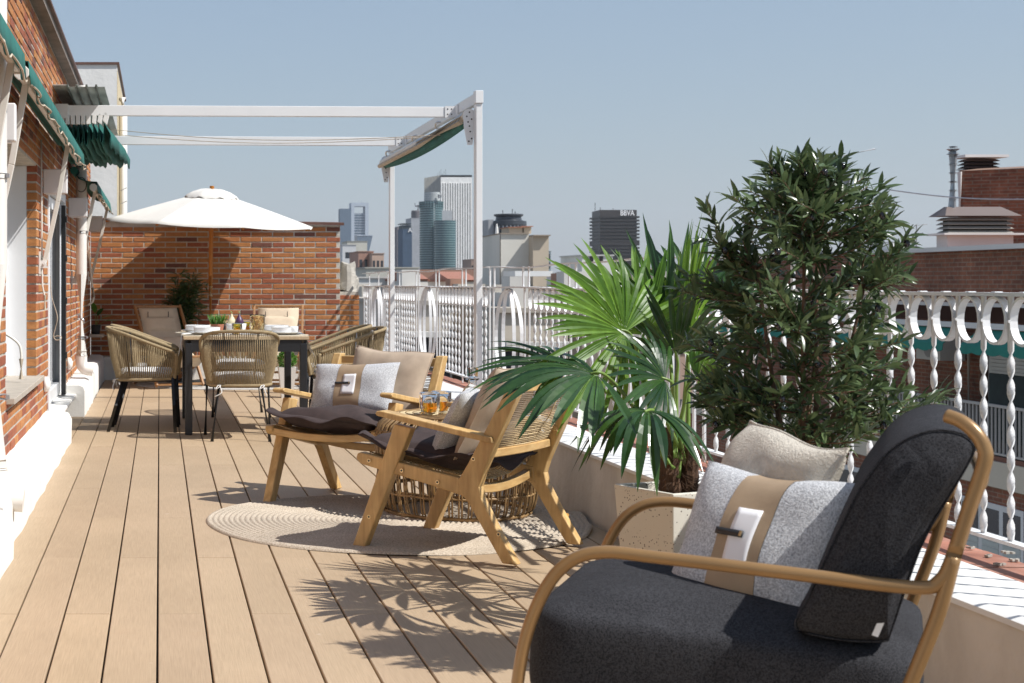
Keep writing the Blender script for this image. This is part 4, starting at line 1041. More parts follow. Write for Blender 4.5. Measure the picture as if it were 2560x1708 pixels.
# ---- white runner hanging at both long sides
tr = thing('table_runner', 'white cloth runner hanging over both ends of the dining table', 'cloth', (.63, 12.2, TZ))
b = MB(); b.grid([[V(TX0-.03,y,TZ-.17+.02*math.sin(y*9)), V(TX0-.012,y,TZ-.06), V(TX0-.004,y,TZ+.002), V(TX0+.02,y,TZ+.003), V(TX1-.02,y,TZ+.003), V(TX1+.004,y,TZ+.002), V(TX1+.02,y,TZ-.05), V(TX1+.075,y,TZ-.16+.02*math.sin(y*11))] for y in [11.95+.05*k for k in range(9)]])
b.build('cloth', MT['cushw'], tr, smooth=True, solid=.002)
# ================================================================== ROPE CHAIRS
def rope_chair(label, loc, rz):
    t = thing('rope_chair', label, 'chair', loc, rz, 'rope armchairs around the dining table')
    top = [(-.262,.245,.600),(-.272,.14,.638),(-.279,.0,.690),(-.266,-.13,.738),(-.205,-.235,.768),(-.10,-.280,.778),(0,-.288,.780)]
    bot = [(-.222,.215,.405),(-.226,.11,.400),(-.228,.0,.396),(-.216,-.10,.394),(-.165,-.175,.392),(-.08,-.205,.392),(0,-.210,.392)]
    def full(p): return smooth_path([V(*q) for q in p] + [V(-q[0],q[1],q[2]) for q in reversed(p[:-1])], 8)
    T, B_ = full(top), full(bot)
    def at(path, q):
        s = q*(len(path)-1); i = min(int(s), len(path)-2); return path[i].lerp(path[i+1], s-i)
    MB().tube(T, .0125, 8).build('top_rail', MT['rope'], t, smooth=True, local=True)
    MB().tube(B_, .0125, 8).build('bottom_rail', MT['rope'], t, smooth=True, local=True)
    b = MB(); N_ = 92
    for k in range(N_+1):
        q = k/N_; a = at(T, q); c = at(B_, q); m_ = a.lerp(c, .55); out = V(m_.x, m_.y+.02, 0); out = out.normalized() if out.length else out
        b.tube([a, a.lerp(c,.3)+out*.008, m_+out*.012, c], .0044, 4, cap=False)
    stuff(b.build('rope_weave', MT['rope'], t, smooth=True, local=True))
    for sx in (-1, 1):
        p0, p1 = T[0].copy(), B_[0].copy()
        if sx > 0: p0.x *= -1; p1.x *= -1
        MB().tube(smooth_path([p0, p0+V(0,.012,-.04), p1+V(0,.03,.06), p1+V(0,.025,0)],4), .0145, 8).build('front_post', MT['rope'], t, smooth=True, local=True)
        for k in range(2):
            q = (.26, .40)[k]; q = q if sx < 0 else 1-q
            MB().tube([at(T,q)+V(0,.012,0), at(B_,q)+V(0,.012,0)], .0075, 6).build('back_strut', MT['black'], t, smooth=True, local=True)
        MB().tube([V(.225*sx,.225,.41), V(.238*sx,.245,.0)], .0125, 8).build('front_leg', MT['black'], t, smooth=True, local=True)
        MB().tube([V(.150*sx,-.150,.395), V(.205*sx,-.262,.0)], .0125, 8).build('rear_leg', MT['black'], t, smooth=True, local=True)
    b = MB(); b.tube([V(-.225,.22,.392),V(-.215,-.08,.385),V(-.14,-.19,.385),V(.14,-.19,.385),V(.215,-.08,.385),V(.225,.22,.392)], .011, 8, closed=True); b.build('seat_frame', MT['black'], t, smooth=True, local=True)
    b, _ = boxcush(.42, .43, .06, .12, .05, .012); m = Matrix.Translation((0,.225,.435)) @ Matrix.Rotation(RZ(90),4,'X')
    bb = MB(); bb.add([m @ Vector(p) for p in b.v], b.f); cu = bb.build('seat_pad', MT['cushw'], t, smooth=True, local=True)
    for sx in (-1, 1):
        q = V(.155*sx, -.178, .40); b = MB()
        b.tube(smooth_path([q, q+V(.012,-.045,-.01), q+V(-.02,-.05,-.03), q+V(.0,-.03,-.005), q+V(.02,-.05,-.055), q+V(.03*sx,-.045,-.085)],4), .0035, 5); b.build('pad_tie', MT['cushw'], cu, smooth=True, local=True)
    return t
ch0 = rope_chair('olive rope armchair at the near end of the dining table, back to camera', (.575, 11.42, 0), 0)
dup(ch0, (-.115, 12.08, 0), RZ(-90-3), 'olive rope armchair on the left side of the dining table, nearer one')
dup(ch0, (-.10, 12.70, 0), RZ(-90+2), 'olive rope armchair on the left side of the table, farther one')
dup(ch0, (1.42, 12.02, 0), RZ(90+4), 'olive rope armchair on the right side of the dining table, nearer one')
dup(ch0, (1.40, 12.66, 0), RZ(90-2), 'olive rope armchair on the right side of the table, farther one')
dup(ch0, (.68, 13.42, 0), RZ(180), 'olive rope armchair at the far end of table, mostly hidden')
# ================================================================== TABLEWARE
zt = TZ + .004
def placemat(x, y, label):
    o = MB().lathe((x,y,zt-.003), [(.001,.0045),(.10,.0045),(.185,.004),(.19,0)], 40, cap=False).build('placemat', MT['mat'], None); tag(o, label, 'placemat', 'round woven placemats')
def dish(x, y, z, r, h, name, label, group, cat):
    o = MB().lathe((x,y,z), [(.001,.0),(r*.6,.0),(r*.68,.004),(r*.96,h*.8),(r,h),(r*.975,h),(r*.9,h*.72),(r*.6,.008),(.001,.008)], 40, cap=False).build(name, MT['ceramic'], None, smooth=True, auto=45); tag(o, label, cat, group)
    return o
def setting(x, y, side, k):
    placemat(x, y, f'round woven placemat under the {side} stack of white dishes')
    dish(x, y, zt+.002, .140, .018, 'dinner_plate', f'large white dinner plate at the bottom of the {side} stack', 'white dinner plates', 'plate')
    o = MB().lathe((x+.01*k,y,zt+.012), [(.001,.0),(.085,.0),(.098,.01),(.100,.045),(.096,.045),(.093,.012),(.001,.008)], 40, cap=False).build('bowl', MT['ceramic'], None, smooth=True, auto=45); tag(o, f'low straight-sided white bowl on the plate of the {side} stack', 'bowl', 'white straight-sided bowls')
setting(.345, 11.86, 'near left', 1); setting(.31, 12.42, 'far left', -1); setting(.93, 11.86, 'near right', 1); setting(.925, 12.42, 'far right', -1)
o = MB().lathe((1.0,11.80,zt+.014), [(.001,0),(.025,0),(.034,.02),(.036,.05),(.033,.05),(.03,.018),(.001,.006)], 24, cap=False).build('small_cup', MT['ceramic'], None, smooth=True); tag(o, 'small white cup beside the near right white bowl', 'cup')
tumbler(V(.587,11.98,zt), 'yellow glass tumbler nearest the camera on dining table', .040, .082, 0, 'yglass', None, 'yellow glass tumblers', 12)
tumbler(V(.70,12.55,zt), 'yellow glass tumbler half hidden behind the honey glass', .040, .082, 0, 'yglass', None, 'yellow glass tumblers', 12)
c = V(.745,12.05,zt); t = thing('hobnail_vase', 'wide honey coloured embossed glass vase on the dining table', 'vase', c)
b = MB(); rows = []; n = 32
for j in range(13):
    z = .145*j/12; row = []
    for k in range(n):
        a = 2*math.pi*k/n; r_ = .056 + .004*math.cos(a*8)*math.cos(z*110) + (.003 if j == 12 else 0); row.append(V(c.x+r_*math.cos(a), c.y+r_*math.sin(a), c.z+.001+z))
    rows.append(row)
inn = [[V(c.x+(p.x-c.x)*.9, c.y+(p.y-c.y)*.9, max(p.z, c.z+.012)) for p in r_] for r_ in reversed(rows)]
b.grid([[V(c.x,c.y,c.z+.001)]*n] + rows + inn + [[V(c.x,c.y,c.z+.012)]*n], closed=True); b.build('glass', MT['vglass'], t, smooth=True)
o = MB().lathe((.60,12.40,zt), [(.001,0),(.05,0),(.075,.02),(.082,.07),(.078,.07),(.07,.022),(.001,.01)], 32, cap=False).build('fruit_bowl', MT['ceramic'], None, smooth=True); tag(o, 'round white bowl holding the figs', 'bowl')
figc = [M('pale_fig', (.62,.55,.36), .5, .3, 18), M('purple_fig', (.06,.022,.06), .4, .5, 14)]
for k, (x, y, mt_, lb) in enumerate(((.565,12.39,0,'pale cream fig standing in the white bowl'),(.625,12.38,1,'dark purple fig standing upright in the white bowl'))):
    z = zt+.05; t = thing('fig', lb, 'fruit', (x,y,z))
    b = MB(); b.lathe((x,y,z), [(.001,0),(.02,.004),(.034,.025),(.033,.042),(.022,.062),(.010,.080),(.006,.095),(.001,.097)], 16, cap=False); b.build('flesh', figc[mt_], t, smooth=True)
    MB().tube([(x,y,z+.092),(x+.004,y,z+.104),(x-.008,y,z+.115)], .0035, 6).build('stem', MT['stalk'], t)
c = V(.462,12.62,zt); t = thing('succulent', 'small spiky green succulent in a red clay pot on the table', 'plant', c)
b = MB(); b.lathe(c, [(.001,0),(.04,0),(.052,.05),(.054,.06),(.048,.06),(.045,.05),(.001,.05)], 20, cap=False); b.build('pot', MT['terracotta'], t, smooth=True, auto=40)
b = MB()
for k in range(60):
    a = random.uniform(0,6.28); r_ = .045*random.random()**.6; d = V(math.cos(a)*r_*1.0, math.sin(a)*r_*1.0, .075+.02*random.random()); p = c+V(math.cos(a)*r_,math.sin(a)*r_,.05)
    b.tube([p, p+d*.55, p+d], [.006,.005,.0008], 5)
b.build('leaves', MT['box_leaf'], t, smooth=True)
# ================================================================== FAR END: rug, deckchairs, plants, umbrella
b = MB(); c = V(.78, 17.35, 0); b.lathe(c, [(.001,.012),(.5,.012),(1.03,.012),(1.04,.008),(1.04,.001)], 80, cap=False)
for r_ in b.v: pass
b.v = [(p[0], c.y+(p[1]-c.y)*.80, p[2]) for p in b.v]
o = b.build('grey_rug', MT['greyrug'], None, smooth=True, auto=40); tag(o, 'round grey rug below the deckchairs at the end wall', 'rug')
def deckchair(label, loc, rz):
    t = thing('deckchair', label, 'deckchair', loc, rz, 'folding deckchairs at the end wall')
    for sx in (-1, 1):
        MB().bar(V(.265*sx,-.34,.858), V(.265*sx,.32,.02), .022, .042, (1,0,0)).build('back_rail', MT['teak'], t, local=True, bevel=.003)
        MB().bar(V(.235*sx,.48,.34), V(.235*sx,-.42,.02), .022, .042, (1,0,0)).build('seat_rail', MT['teak'], t, local=True, bevel=.003)
        MB().bar(V(.29*sx,-.20,.60), V(.29*sx,-.40,.10), .018, .032, (1,0,0)).build('prop', MT['teak'], t, local=True, bevel=.003)
    for (y, z, w) in ((-.335,.85,.56),(.475,.335,.50),(-.40,.03,.50),(.30,.035,.56),(-.36,.12,.6)):
        MB().bar(V(-w/2,y,z), V(w/2,y,z), .034, .024, (0,1,0)).build('cross_bar', MT['teak'], t, local=True, bevel=.004)
    path = smooth_path([V(0,-.325,.84),V(0,-.22,.66),V(0,-.08,.42),V(0,.08,.25),V(0,.26,.22),V(0,.47,.335)], 5)
    b = MB(); b.grid([[p+V(-.225,0,0), p+V(-.1,0,-.006), p+V(.1,0,-.006), p+V(.225,0,0)] for p in path]); b.build('sling', MT['canvas'], t, smooth=True, solid=.004, local=True)
    b, _ = boxcush(.40, .20, .06, .05, .05, .015); m = Matrix.Translation((0,-.195,.565)) @ Matrix.Rotation(RZ(30),4,'X'); bb = MB(); bb.add([m @ Vector(p) for p in b.v], b.f); bb.build('head_pillow', MT['canvas'], t, smooth=True, local=True)
    for x in (-.1,.14):
        p = m @ V(x,.033,.19); MB().box(p.x-.004,p.y+.002,p.z-.01,p.x+.004,p.y+.006,p.z+.05).build('toggle', MT['strap'], t, local=True)
    return t
dk = deckchair('beige folding deckchair left of the umbrella pole at the end wall', (.10, 17.05, .012), RZ(180+22))
dup(dk, (1.28, 17.15, .012), RZ(180-6), 'beige folding deckchair right of the umbrella pole at the end wall')
pillow('striped_seat_cushion', 'beige striped cushion on the seat of the left deckchair', M4((.10,17.05,.012), RZ(202)) @ L4(0,.13,.40, RZ(55)), .42, .40, .12, MT['canvas'], 51, .06)
# umbrella
UC = V(.555, 17.25, 0); UR = 1.19; NZ = 8
um = thing('garden_umbrella', 'large ecru octagonal umbrella on an orange wooden pole by the end wall', 'umbrella', UC)
tilt = Matrix.Rotation(RZ(3.6),4,'X') @ Matrix.Rotation(RZ(2.4),4,'Y'); UT = Matrix.Translation(UC+V(0,0,1.80)) @ tilt
b = MB(); rows = []; nr = 8; per = 6; a_off = RZ(15)
for j in range(nr+1):
    q = .10 + .90*j/nr; row = []
    for k in range(NZ*per):
        a = a_off + 2*math.pi*k/(NZ*per); f_ = (k % per)/per; sec = math.cos(math.pi/NZ)/math.cos((f_-.5)*2*math.pi/NZ)
        sag = .018*math.sin(math.pi*f_)*q*q; rr = UR*q*sec
        row.append(UT @ V(rr*math.cos(a), rr*math.sin(a), -.03 + .36*(1-q) + .008*math.sin(math.pi*q) - sag - .0))
    rows.append(row)
b.grid(rows, closed=True); b.build('canopy', MT['umbrella'], um, solid=.002, auto=6)
b = MB(); rows = []
for j, (q, z) in enumerate(((.005,.352),(.10,.345),(.18,.315),(.245,.272),(.25,.258))):
    row = []
    for k in range(48):
        a = a_off + 2*math.pi*k/48; f_ = (k % 6)/6; row.append(UT @ V(UR*q*math.cos(a), UR*q*math.sin(a), z - (.024*math.sin(math.pi*f_)*(1 if j > 2 else .3)) + (.008*math.sin(k*2.1) if j > 2 else 0)))
    rows.append(row)
b.grid(rows, closed=True); b.build('vent_cap', MT['umbrella'], um, solid=.002, smooth=True)
for k in range(NZ):
    a = a_off + 2*math.pi*k/NZ; p0 = UT @ V(.03*math.cos(a),.03*math.sin(a),.29); p1 = UT @ V(UR*.985*math.cos(a),UR*.985*math.sin(a),-.045)
    rb_ = MB(); rb_.bar(p0, p1, .016, .022); rb_.build('rib', MT['pole'], um)
b = MB(); b.tube([UC+V(0,0,.05), UC+V(0,0,1.2), UT @ V(0,0,.38)], .0245, 16); po = b.build('pole', MT['pole'], um, smooth=True, auto=40)
zb = H-(728-CY)*17.25/F; MB().tube([UC+V(0,0,zb-.055), UC+V(0,0,zb+.055)], .027, 16).build('ferrule', MT['brass'], po, smooth=True, auto=40)
b = MB(); b.lathe(UC, [(.001,.013),(.24,.013),(.25,.03),(.24,.055),(.06,.075),(.035,.10),(.035,.30),(.03,.30)], 32, cap=False); b.build('base', MT['rubber'], um, smooth=True, auto=40)

# ---- loose leaf plants
def leaf_mesh(l, w, name, mat, fold=.25, droop=.2, n=4):
    b = MB(); rows = []
    for i in range(n+1):
        t_ = i/n; ww = w/2*math.sin(math.pi*min(.98, .10+.88*t_))**.8 if 0 < i < n else .0006; z = -droop*l*t_*t_
        rows.append([V(-ww, l*t_, z+ww*fold), V(0, l*t_, z), V(ww, l*t_, z+ww*fold)])
    b.grid(rows); return b.mesh(name, mat, True)
def orient(d, roll=0):
    d = d.normalized(); q = d.to_track_quat('Y', 'Z'); return q @ Quaternion((0,1,0), roll)
def foliage(parent, spots, me, name, mat, limit, stuffname, sc=(.75,1.2)):
    """spots: (point, direction, size in view); the largest become leaves of their own, the rest one mass"""
    org = ORG.get(parent.name, Vector()); spots.sort(key=lambda s: -s[2]); rest = MB(); polys = [tuple(p.vertices) for p in me.polygons]; co = [v.co.copy() for v in me.vertices]
    for i, (p, d, wt) in enumerate(spots):
        q = orient(d, random.uniform(-1.2,1.2)); s = random.uniform(*sc)
        if i < limit:
            o = link(name, me, parent, p-org); o.rotation_mode = 'QUATERNION'; o.rotation_quaternion = q; o.scale = (s,s,s)
        else: rest.add([p + q @ (c*s) for c in co], polys)
    if rest.v: stuff(rest.build(stuffname, mat, parent, smooth=True))
bp = thing('bamboo_plant', 'dark feathery leafed plant standing between left deckchair and umbrella pole', 'plant', (.18, 17.75, 0))
b = MB(); b.lathe((.18,17.75,0), [(.001,0),(.11,0),(.14,.25),(.145,.26),(.13,.26),(.12,.22),(.001,.22)], 24, cap=False); b.build('pot', MT['rubber'], bp, smooth=True, auto=40)
sp_ = []; stems = MB()
for k in range(15):
    x1 = random.uniform(-.10,.36); z1 = random.uniform(.75,1.30) if x1 > 0 else random.uniform(.6,1.05)
    pts = smooth_path([V(.18,17.75,.2), V(.18+x1*.15,17.74,.2+z1*.35), V(.18+x1*.55,17.75+random.uniform(-.1,.1),.2+z1*.62), V(.18+x1*.9,17.75+random.uniform(-.15,.15),.1+z1*.86)], 7); stems.tube(pts, .004, 5)
    for p in pts[6:]:
        for _ in range(5):
            d = V(random.uniform(-1,1),random.uniform(-1,1),random.uniform(-.2,.9)).normalized(); q = p+d*.02
            sp_.append((q, d, random.random()))
            sp_.append((q+d*.05, (d+V(random.uniform(-.4,.4),random.uniform(-.4,.4),-.3)).normalized(), random.random()*.9))
stems.build('stems', MT['olive_bark'], bp, smooth=True)
foliage(bp, sp_, leaf_mesh(.085,.013,'leaf',MT['bamboo']), 'leaf', MT['bamboo'], 200, 'foliage')
tp = thing('boxwood_ball', 'clipped green boxwood ball in a tapered white pot beside the right deckchair', 'plant', (1.245, 15.45, 0))
b = MB()
for (z0, w0, z1, w1) in ((0,.055,.30,.085),):
    vs = [V(1.245+sx*w,15.45+sy*w,z) for w, z in ((w0,z0),(w1,z1),(w1-.012,z1),(w1-.014,z1-.03)) for sx, sy in ((-1,-1),(1,-1),(1,1),(-1,1))]
    b.add(vs, [(3,2,1,0)] + [(4*r_+k, 4*r_+(k+1)%4, 4*r_+4+(k+1)%4, 4*r_+4+k) for r_ in range(3) for k in range(4)] + [(12,13,14,15)])
b.build('pot', MT['greypot'], tp)
sp_ = []
for k in range(1100):
    d = V(random.gauss(0,1),random.gauss(0,1),random.gauss(0,1)).normalized(); sp_.append((V(1.245,15.45,.375)+d*random.uniform(.05,.088), (d+V(random.uniform(-.5,.5),random.uniform(-.5,.5),.3)).normalized(), -d.y*.5+random.random()*.2))
foliage(tp, sp_, leaf_mesh(.022,.013,'leaf',MT['box_leaf'],n=2), 'leaf', MT['box_leaf'], 120, 'foliage')
t = thing('cream_pot', 'cream square planter on the deck behind the right hand rope chairs', 'planter', (1.56,16.2,0))
b = MB(); w0, w1 = .10, .13; vs = [V(1.56+sx*w,16.2+sy*w,z) for w, z in ((w0,0),(w1,.22),(w1-.015,.22),(w1-.02,.18)) for sx, sy in ((-1,-1),(1,-1),(1,1),(-1,1))]
b.add(vs, [(3,2,1,0)] + [(4*r_+k, 4*r_+(k+1)%4, 4*r_+4+(k+1)%4, 4*r_+4+k) for r_ in range(3) for k in range(4)]); b.build('pot', MT['greypot'], t); MB().box(1.45,16.09,.175,1.67,16.31,.185).build('soil', MT['soil'], t)
# ledge plant by the house corner
lp = thing('broad_leaf_plant', 'broad green leafed plant on the ledge behind the second downpipe', 'plant', P(228,830,17.6))
b = MB(); q = P(214,838,17.6); b.box(-.78,17.45,q.z-.02,-.62,17.75,q.z+.012); b.build('ledge', MT['stone'], lp)
c = V(-.71,17.6,q.z+.013); b = MB(); b.lathe(c, [(.001,0),(.045,0),(.055,.10),(.05,.10),(.045,.08),(.001,.08)], 20, cap=False); b.build('pot', MT['rubber'], lp, smooth=True)
for (dx, dz, l, w) in ((.10,.10,.16,.075),(.24,.07,.16,.05),(-.02,.22,.16,.07),(.05,.17,.13,.06)):
    me = leaf_mesh(l, w, 'leaf', MT['box_leaf'] if l > .15 else MT['palmdark'], .2, .25, 6); o = link('leaf', me, lp, c+V(dx*.4,-.02,.10+dz*.6)-ORG[lp.name]); o.rotation_mode='QUATERNION'; o.rotation_quaternion = orient(V(dx,-.05,dz*.6), random.uniform(-.5,.5))
    MB().tube([c+V(0,0,.08), c+V(dx*.4,-.02,.10+dz*.6)], .004, 5).build('stalk', MT['stalk'], lp)
# ================================================================== TERRAZZO POTS, PALM, OLIVE TREE
def square_pot(c, w0, w1, h, rz, label):
    t = thing('terrazzo_pot', label, 'planter', c, rz, 'tall square terrazzo planters'); b = MB()
    vs = [V(sx*w,sy*w,z) for w, z in ((w0,0),(w1,h),(w1-.018,h),(w1-.024,h-.05)) for sx, sy in ((-1,-1),(1,-1),(1,1),(-1,1))]
    b.add(vs, [(3,2,1,0)] + [(4*r_+k, 4*r_+(k+1)%4, 4*r_+4+(k+1)%4, 4*r_+4+k) for r_ in range(3) for k in range(4)])
    b.build('body', MT['terrazzo'], t, local=True, bevel=.004); w = w1-.026
    MB().box(-w,-w,h-.06,w,w,h-.045).build('soil', MT['soil'], t, local=True)
    return t
PC = V(1.815, 5.55, 0); OC = V(1.80, 4.42, 0)
square_pot(PC, .125, .15, .405, RZ(24), 'square terrazzo planter holding the fan palm beside the parapet')
square_pot(OC, .125, .15, .405, RZ(-4), 'square terrazzo planter of the olive tree, behind the foreground armchair')
pm = thing('fan_palm', 'bright green fan palm with spreading pleated fronds by the railing', 'palm', PC + V(0,0,.35))
b = MB(); rs = random.Random(4)
for (dx, dy, h, r_) in ((-.02,0,.27,.034),(.045,.02,.24,.030),(.0,.05,.22,.026)):
    b.tube(smooth_path([PC+V(dx,dy,.34), PC+V(dx*1.2,dy,.34+h*.5), PC+V(dx*1.1+.01,dy,.34+h)], 6), [r_*(1.1-.25*i/12+.12*(i % 2)) for i in range(13)], 10)
b.build('trunk', MT['fibre'], pm)
b = MB()
for k in range(260):
    a = rs.uniform(0,6.28); z = rs.uniform(.37,.58); p = PC+V(.035*math.cos(a)+.01,.035*math.sin(a)+.01,z); d = V(math.cos(a)*rs.uniform(.4,1.4),math.sin(a)*rs.uniform(.4,1.4),rs.uniform(-.6,1.0)).normalized()*rs.uniform(.03,.085)
    b.tube([p, p+d*.5+V(0,0,rs.uniform(-.01,.01)), p+d+V(0,0,rs.uniform(-.02,.02))], [.0014,.001,.0004], 3, cap=False)
stuff(b.build('trunk_fibres', MT['fibre'], pm))
def frond(hub, A, N_, R, n, spread, droop, mat, seed, root=None, fuse=.38, lenv=.12, wide=1.0):
    rs = random.Random(seed); A = A.normalized(); N_ = (N_ - A*N_.dot(A)).normalized(); T_ = A.cross(N_).normalized(); tw = RZ(spread)/n
    root = root or PC + V(rs.uniform(-.05,.05), rs.uniform(-.06,.02), rs.uniform(.42,.56))
    mid = root.lerp(hub, .55) + V(0,0,.05) + (hub-root)*0.0
    pet = MB(); path = smooth_path([root, mid, hub - A*.03, hub + A*.02], 6); pet.tube(path, [.0085-.0045*i/(len(path)-1) for i in range(len(path))], 7)
    po_ = pet.build('frond', MT['stalk'], pm, smooth=True)
    for k in range(n):
        ph = RZ(spread)*((k+.5)/n-.5) + rs.uniform(-.02,.02); e = abs((k+.5)/n-.5)*2
        d = (A*math.cos(ph) + T_*math.sin(ph)).normalized(); side = (T_*math.cos(ph) - A*math.sin(ph)).normalized()
        L_ = R*(1-.22*e*e)*rs.uniform(1-lenv,1+lenv); m = 9; rows = []; dr = droop*rs.uniform(.7,1.35); cup = .05*R
        curl = rs.uniform(-.06,.06); lift = (.012 if k % 2 else -.004)*R/.3
        for i in range(m+1):
            q = i/m; r_ = L_*(.04+.96*q); wfan = r_*math.tan(tw/2)*1.04
            wmax = R*fuse*math.tan(tw/2)*1.15*wide
            w = min(wfan, wmax)*(1 if q < .55 else max(.02, 1-((q-.55)/.45)**2.3))
            p = hub + d*r_ + N_*(cup*math.sin(math.pi*q*.8)) + side*curl*q*q*L_*2 + V(0,0,-dr*L_*q**2.2)
            fold = w*.55*(1-.4*q); nn = N_
            rows.append([p - side*w + nn*fold*.5, p - nn*fold*.5 + nn*lift*0, p + side*w + nn*fold*.5])
        b = MB(); b.grid(rows); b.build('leaflet', MT[mat], po_, smooth=False)
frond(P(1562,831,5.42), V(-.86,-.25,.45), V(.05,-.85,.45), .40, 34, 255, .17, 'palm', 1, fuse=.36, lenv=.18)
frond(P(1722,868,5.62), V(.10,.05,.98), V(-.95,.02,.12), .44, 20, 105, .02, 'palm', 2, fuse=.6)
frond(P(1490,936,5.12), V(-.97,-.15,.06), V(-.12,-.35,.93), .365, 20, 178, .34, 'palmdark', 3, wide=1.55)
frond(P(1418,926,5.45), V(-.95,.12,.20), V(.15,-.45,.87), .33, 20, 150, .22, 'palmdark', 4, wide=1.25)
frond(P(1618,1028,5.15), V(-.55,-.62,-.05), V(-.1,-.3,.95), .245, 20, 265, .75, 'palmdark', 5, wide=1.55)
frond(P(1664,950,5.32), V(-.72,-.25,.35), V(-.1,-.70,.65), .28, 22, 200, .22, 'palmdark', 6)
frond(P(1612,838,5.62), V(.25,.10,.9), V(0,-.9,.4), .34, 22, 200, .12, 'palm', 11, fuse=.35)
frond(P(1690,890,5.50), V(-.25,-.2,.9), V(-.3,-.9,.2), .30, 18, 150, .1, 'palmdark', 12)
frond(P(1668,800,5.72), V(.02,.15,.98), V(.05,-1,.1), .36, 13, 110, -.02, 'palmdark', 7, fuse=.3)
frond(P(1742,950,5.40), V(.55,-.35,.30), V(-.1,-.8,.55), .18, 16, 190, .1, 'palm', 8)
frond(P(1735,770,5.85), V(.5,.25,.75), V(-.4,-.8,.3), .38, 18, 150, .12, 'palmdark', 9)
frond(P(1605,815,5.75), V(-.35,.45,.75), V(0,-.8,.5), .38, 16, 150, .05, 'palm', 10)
# ---- olive tree
ol = thing('olive_tree', 'dense dark leafed potted olive tree with black fruit behind the foreground armchair', 'tree', OC + V(0,0,.35))
rs = random.Random(12); trunk = MB(); tips = []
stems = []
for k, (dx, dy, tx, ty, tz) in enumerate(((-.035,0,-.12,.02,1.16),(.0,.02,-.02,-.06,1.30),(.025,-.02,.06,.05,1.24),(.05,.02,.16,-.02,1.10),(-.01,-.03,-.05,-.12,1.0),(.01,.03,.10,.12,1.05))):
    p = smooth_path([OC+V(dx,dy,.34), OC+V(dx*1.25,dy*1.2,.60), OC+V((dx+tx)*.5,(dy+ty)*.5,.82), OC+V(tx,ty,tz)], 6)
    stems.append(p); trunk.tube(p, [max(.0045, .0155-.0125*i/(len(p)-1)) for i in range(len(p))], 8)
trunk.build('trunk', MT['olive_bark'], ol, smooth=True)
def crown_r(z):                          # crown radius at height z
    for (z0, r0), (z1, r1) in zip([(.60,.12),(.68,.26),(.80,.30),(.95,.30),(1.10,.295),(1.22,.305),(1.34,.28),(1.42,.18),(1.49,.05)][:-1], [(.68,.26),(.80,.30),(.95,.30),(1.10,.295),(1.22,.305),(1.34,.28),(1.42,.18),(1.49,.05)]):
        if z0 <= z <= z1: return r0+(r1-r0)*(z-z0)/(z1-z0)
    return .02
spots = []; tw_ = MB(); fruit = []
bumps = [(rs.uniform(0,6.28), rs.uniform(.65,1.4), rs.uniform(.75,1.22)) for _ in range(26)]
for k in range(262):
    z = rs.uniform(.64,1.47); a = rs.uniform(0,6.28); R_ = crown_r(z)
    for ba, bz, bs in bumps:
        if abs((a-ba+3.14) % 6.28-3.14) < .45 and abs(z-bz) < .12: R_ *= bs
    q = rs.random()**.45*(1.16 if rs.random() < .15 else 1); tip = OC + V(R_*q*math.cos(a), R_*q*math.sin(a)*.95, z)
    st_ = min(stems, key=lambda s: min((pt-tip).length for pt in s)); base = min(st_, key=lambda pt: (pt-tip).length + max(0, pt.z-tip.z+.03)*4 + max(0, .62-pt.z)*6)
    L_ = (tip-base).length; m_ = base.lerp(tip,.55)+V(0,0,-.05*L_)+V(rs.uniform(-.03,.03),rs.uniform(-.03,.03),0)
    path = smooth_path([base, m_, tip], 7); tw_.tube(path, [.0034-.0024*i/(len(path)-1) for i in range(len(path))], 4, cap=False)
    tips.append((path))
for (tx, ty, tz) in ((.42,-.05,.70),(.40,.04,.78),(.36,-.08,.82),(.40,.0,.66)):
    path = smooth_path([stems[3][8], stems[3][8].lerp(OC+V(tx,ty,tz),.5)+V(0,0,.03), OC+V(tx,ty,tz)], 9); tw_.tube(path, [.0034-.0024*i/(len(path)-1) for i in range(len(path))], 4, cap=False); tips.append(path)
stuff(tw_.build('twigs', MT['olive_bark'], ol, smooth=True))
for path in tips:
    tot = sum((path[i+1]-path[i]).length for i in range(len(path)-1)); start = max(.15, 1-.17/max(tot,.05))
    nl = max(6, int(min(tot, .19)/.0118)); d_tip = (path[-1]-path[-3]).normalized()
    roll = rs.uniform(0,6.28)
    for j in range(nl):
        q = start+(1-start)*j/max(1,nl-1); s_ = q*(len(path)-1); i = min(int(s_), len(path)-2); p = path[i].lerp(path[i+1], s_-i); d = (path[i+1]-path[i]).normalized(); a_, b_ = frame(d)
        roll += 1.57+rs.uniform(-.3,.3)
        for sgn in (1, -1):
            o_ = (a_*math.cos(roll)+b_*math.sin(roll))*sgn; dd = (d*rs.uniform(.5,1.0) + o_*rs.uniform(.5,1.0) + V(0,0,rs.uniform(-.1,.5))).normalized()
            spots.append((p, dd, -p.y*2 + rs.random()*.6 + (p-OC-V(0,0,1.0)).length))
    if rs.random() < .17: fruit.append(path[-2] + V(rs.uniform(-.01,.01), rs.uniform(-.02,0), -.012))
foliage(ol, spots, leaf_mesh(.056,.0128,'leaf',MT['olive'],.25,.18,4), 'leaf', MT['olive'], 300, 'foliage', (.55,1.2))
fm = MB().lathe((0,0,0), [(.0005,-.0105),(.005,-.009),(.0085,-.003),(.0085,.003),(.005,.009),(.0005,.0105)], 10, cap=False).mesh('olive', MT['olivefruit'], True)
for p in fruit: link('olive', fm, ol, p-ORG[ol.name])
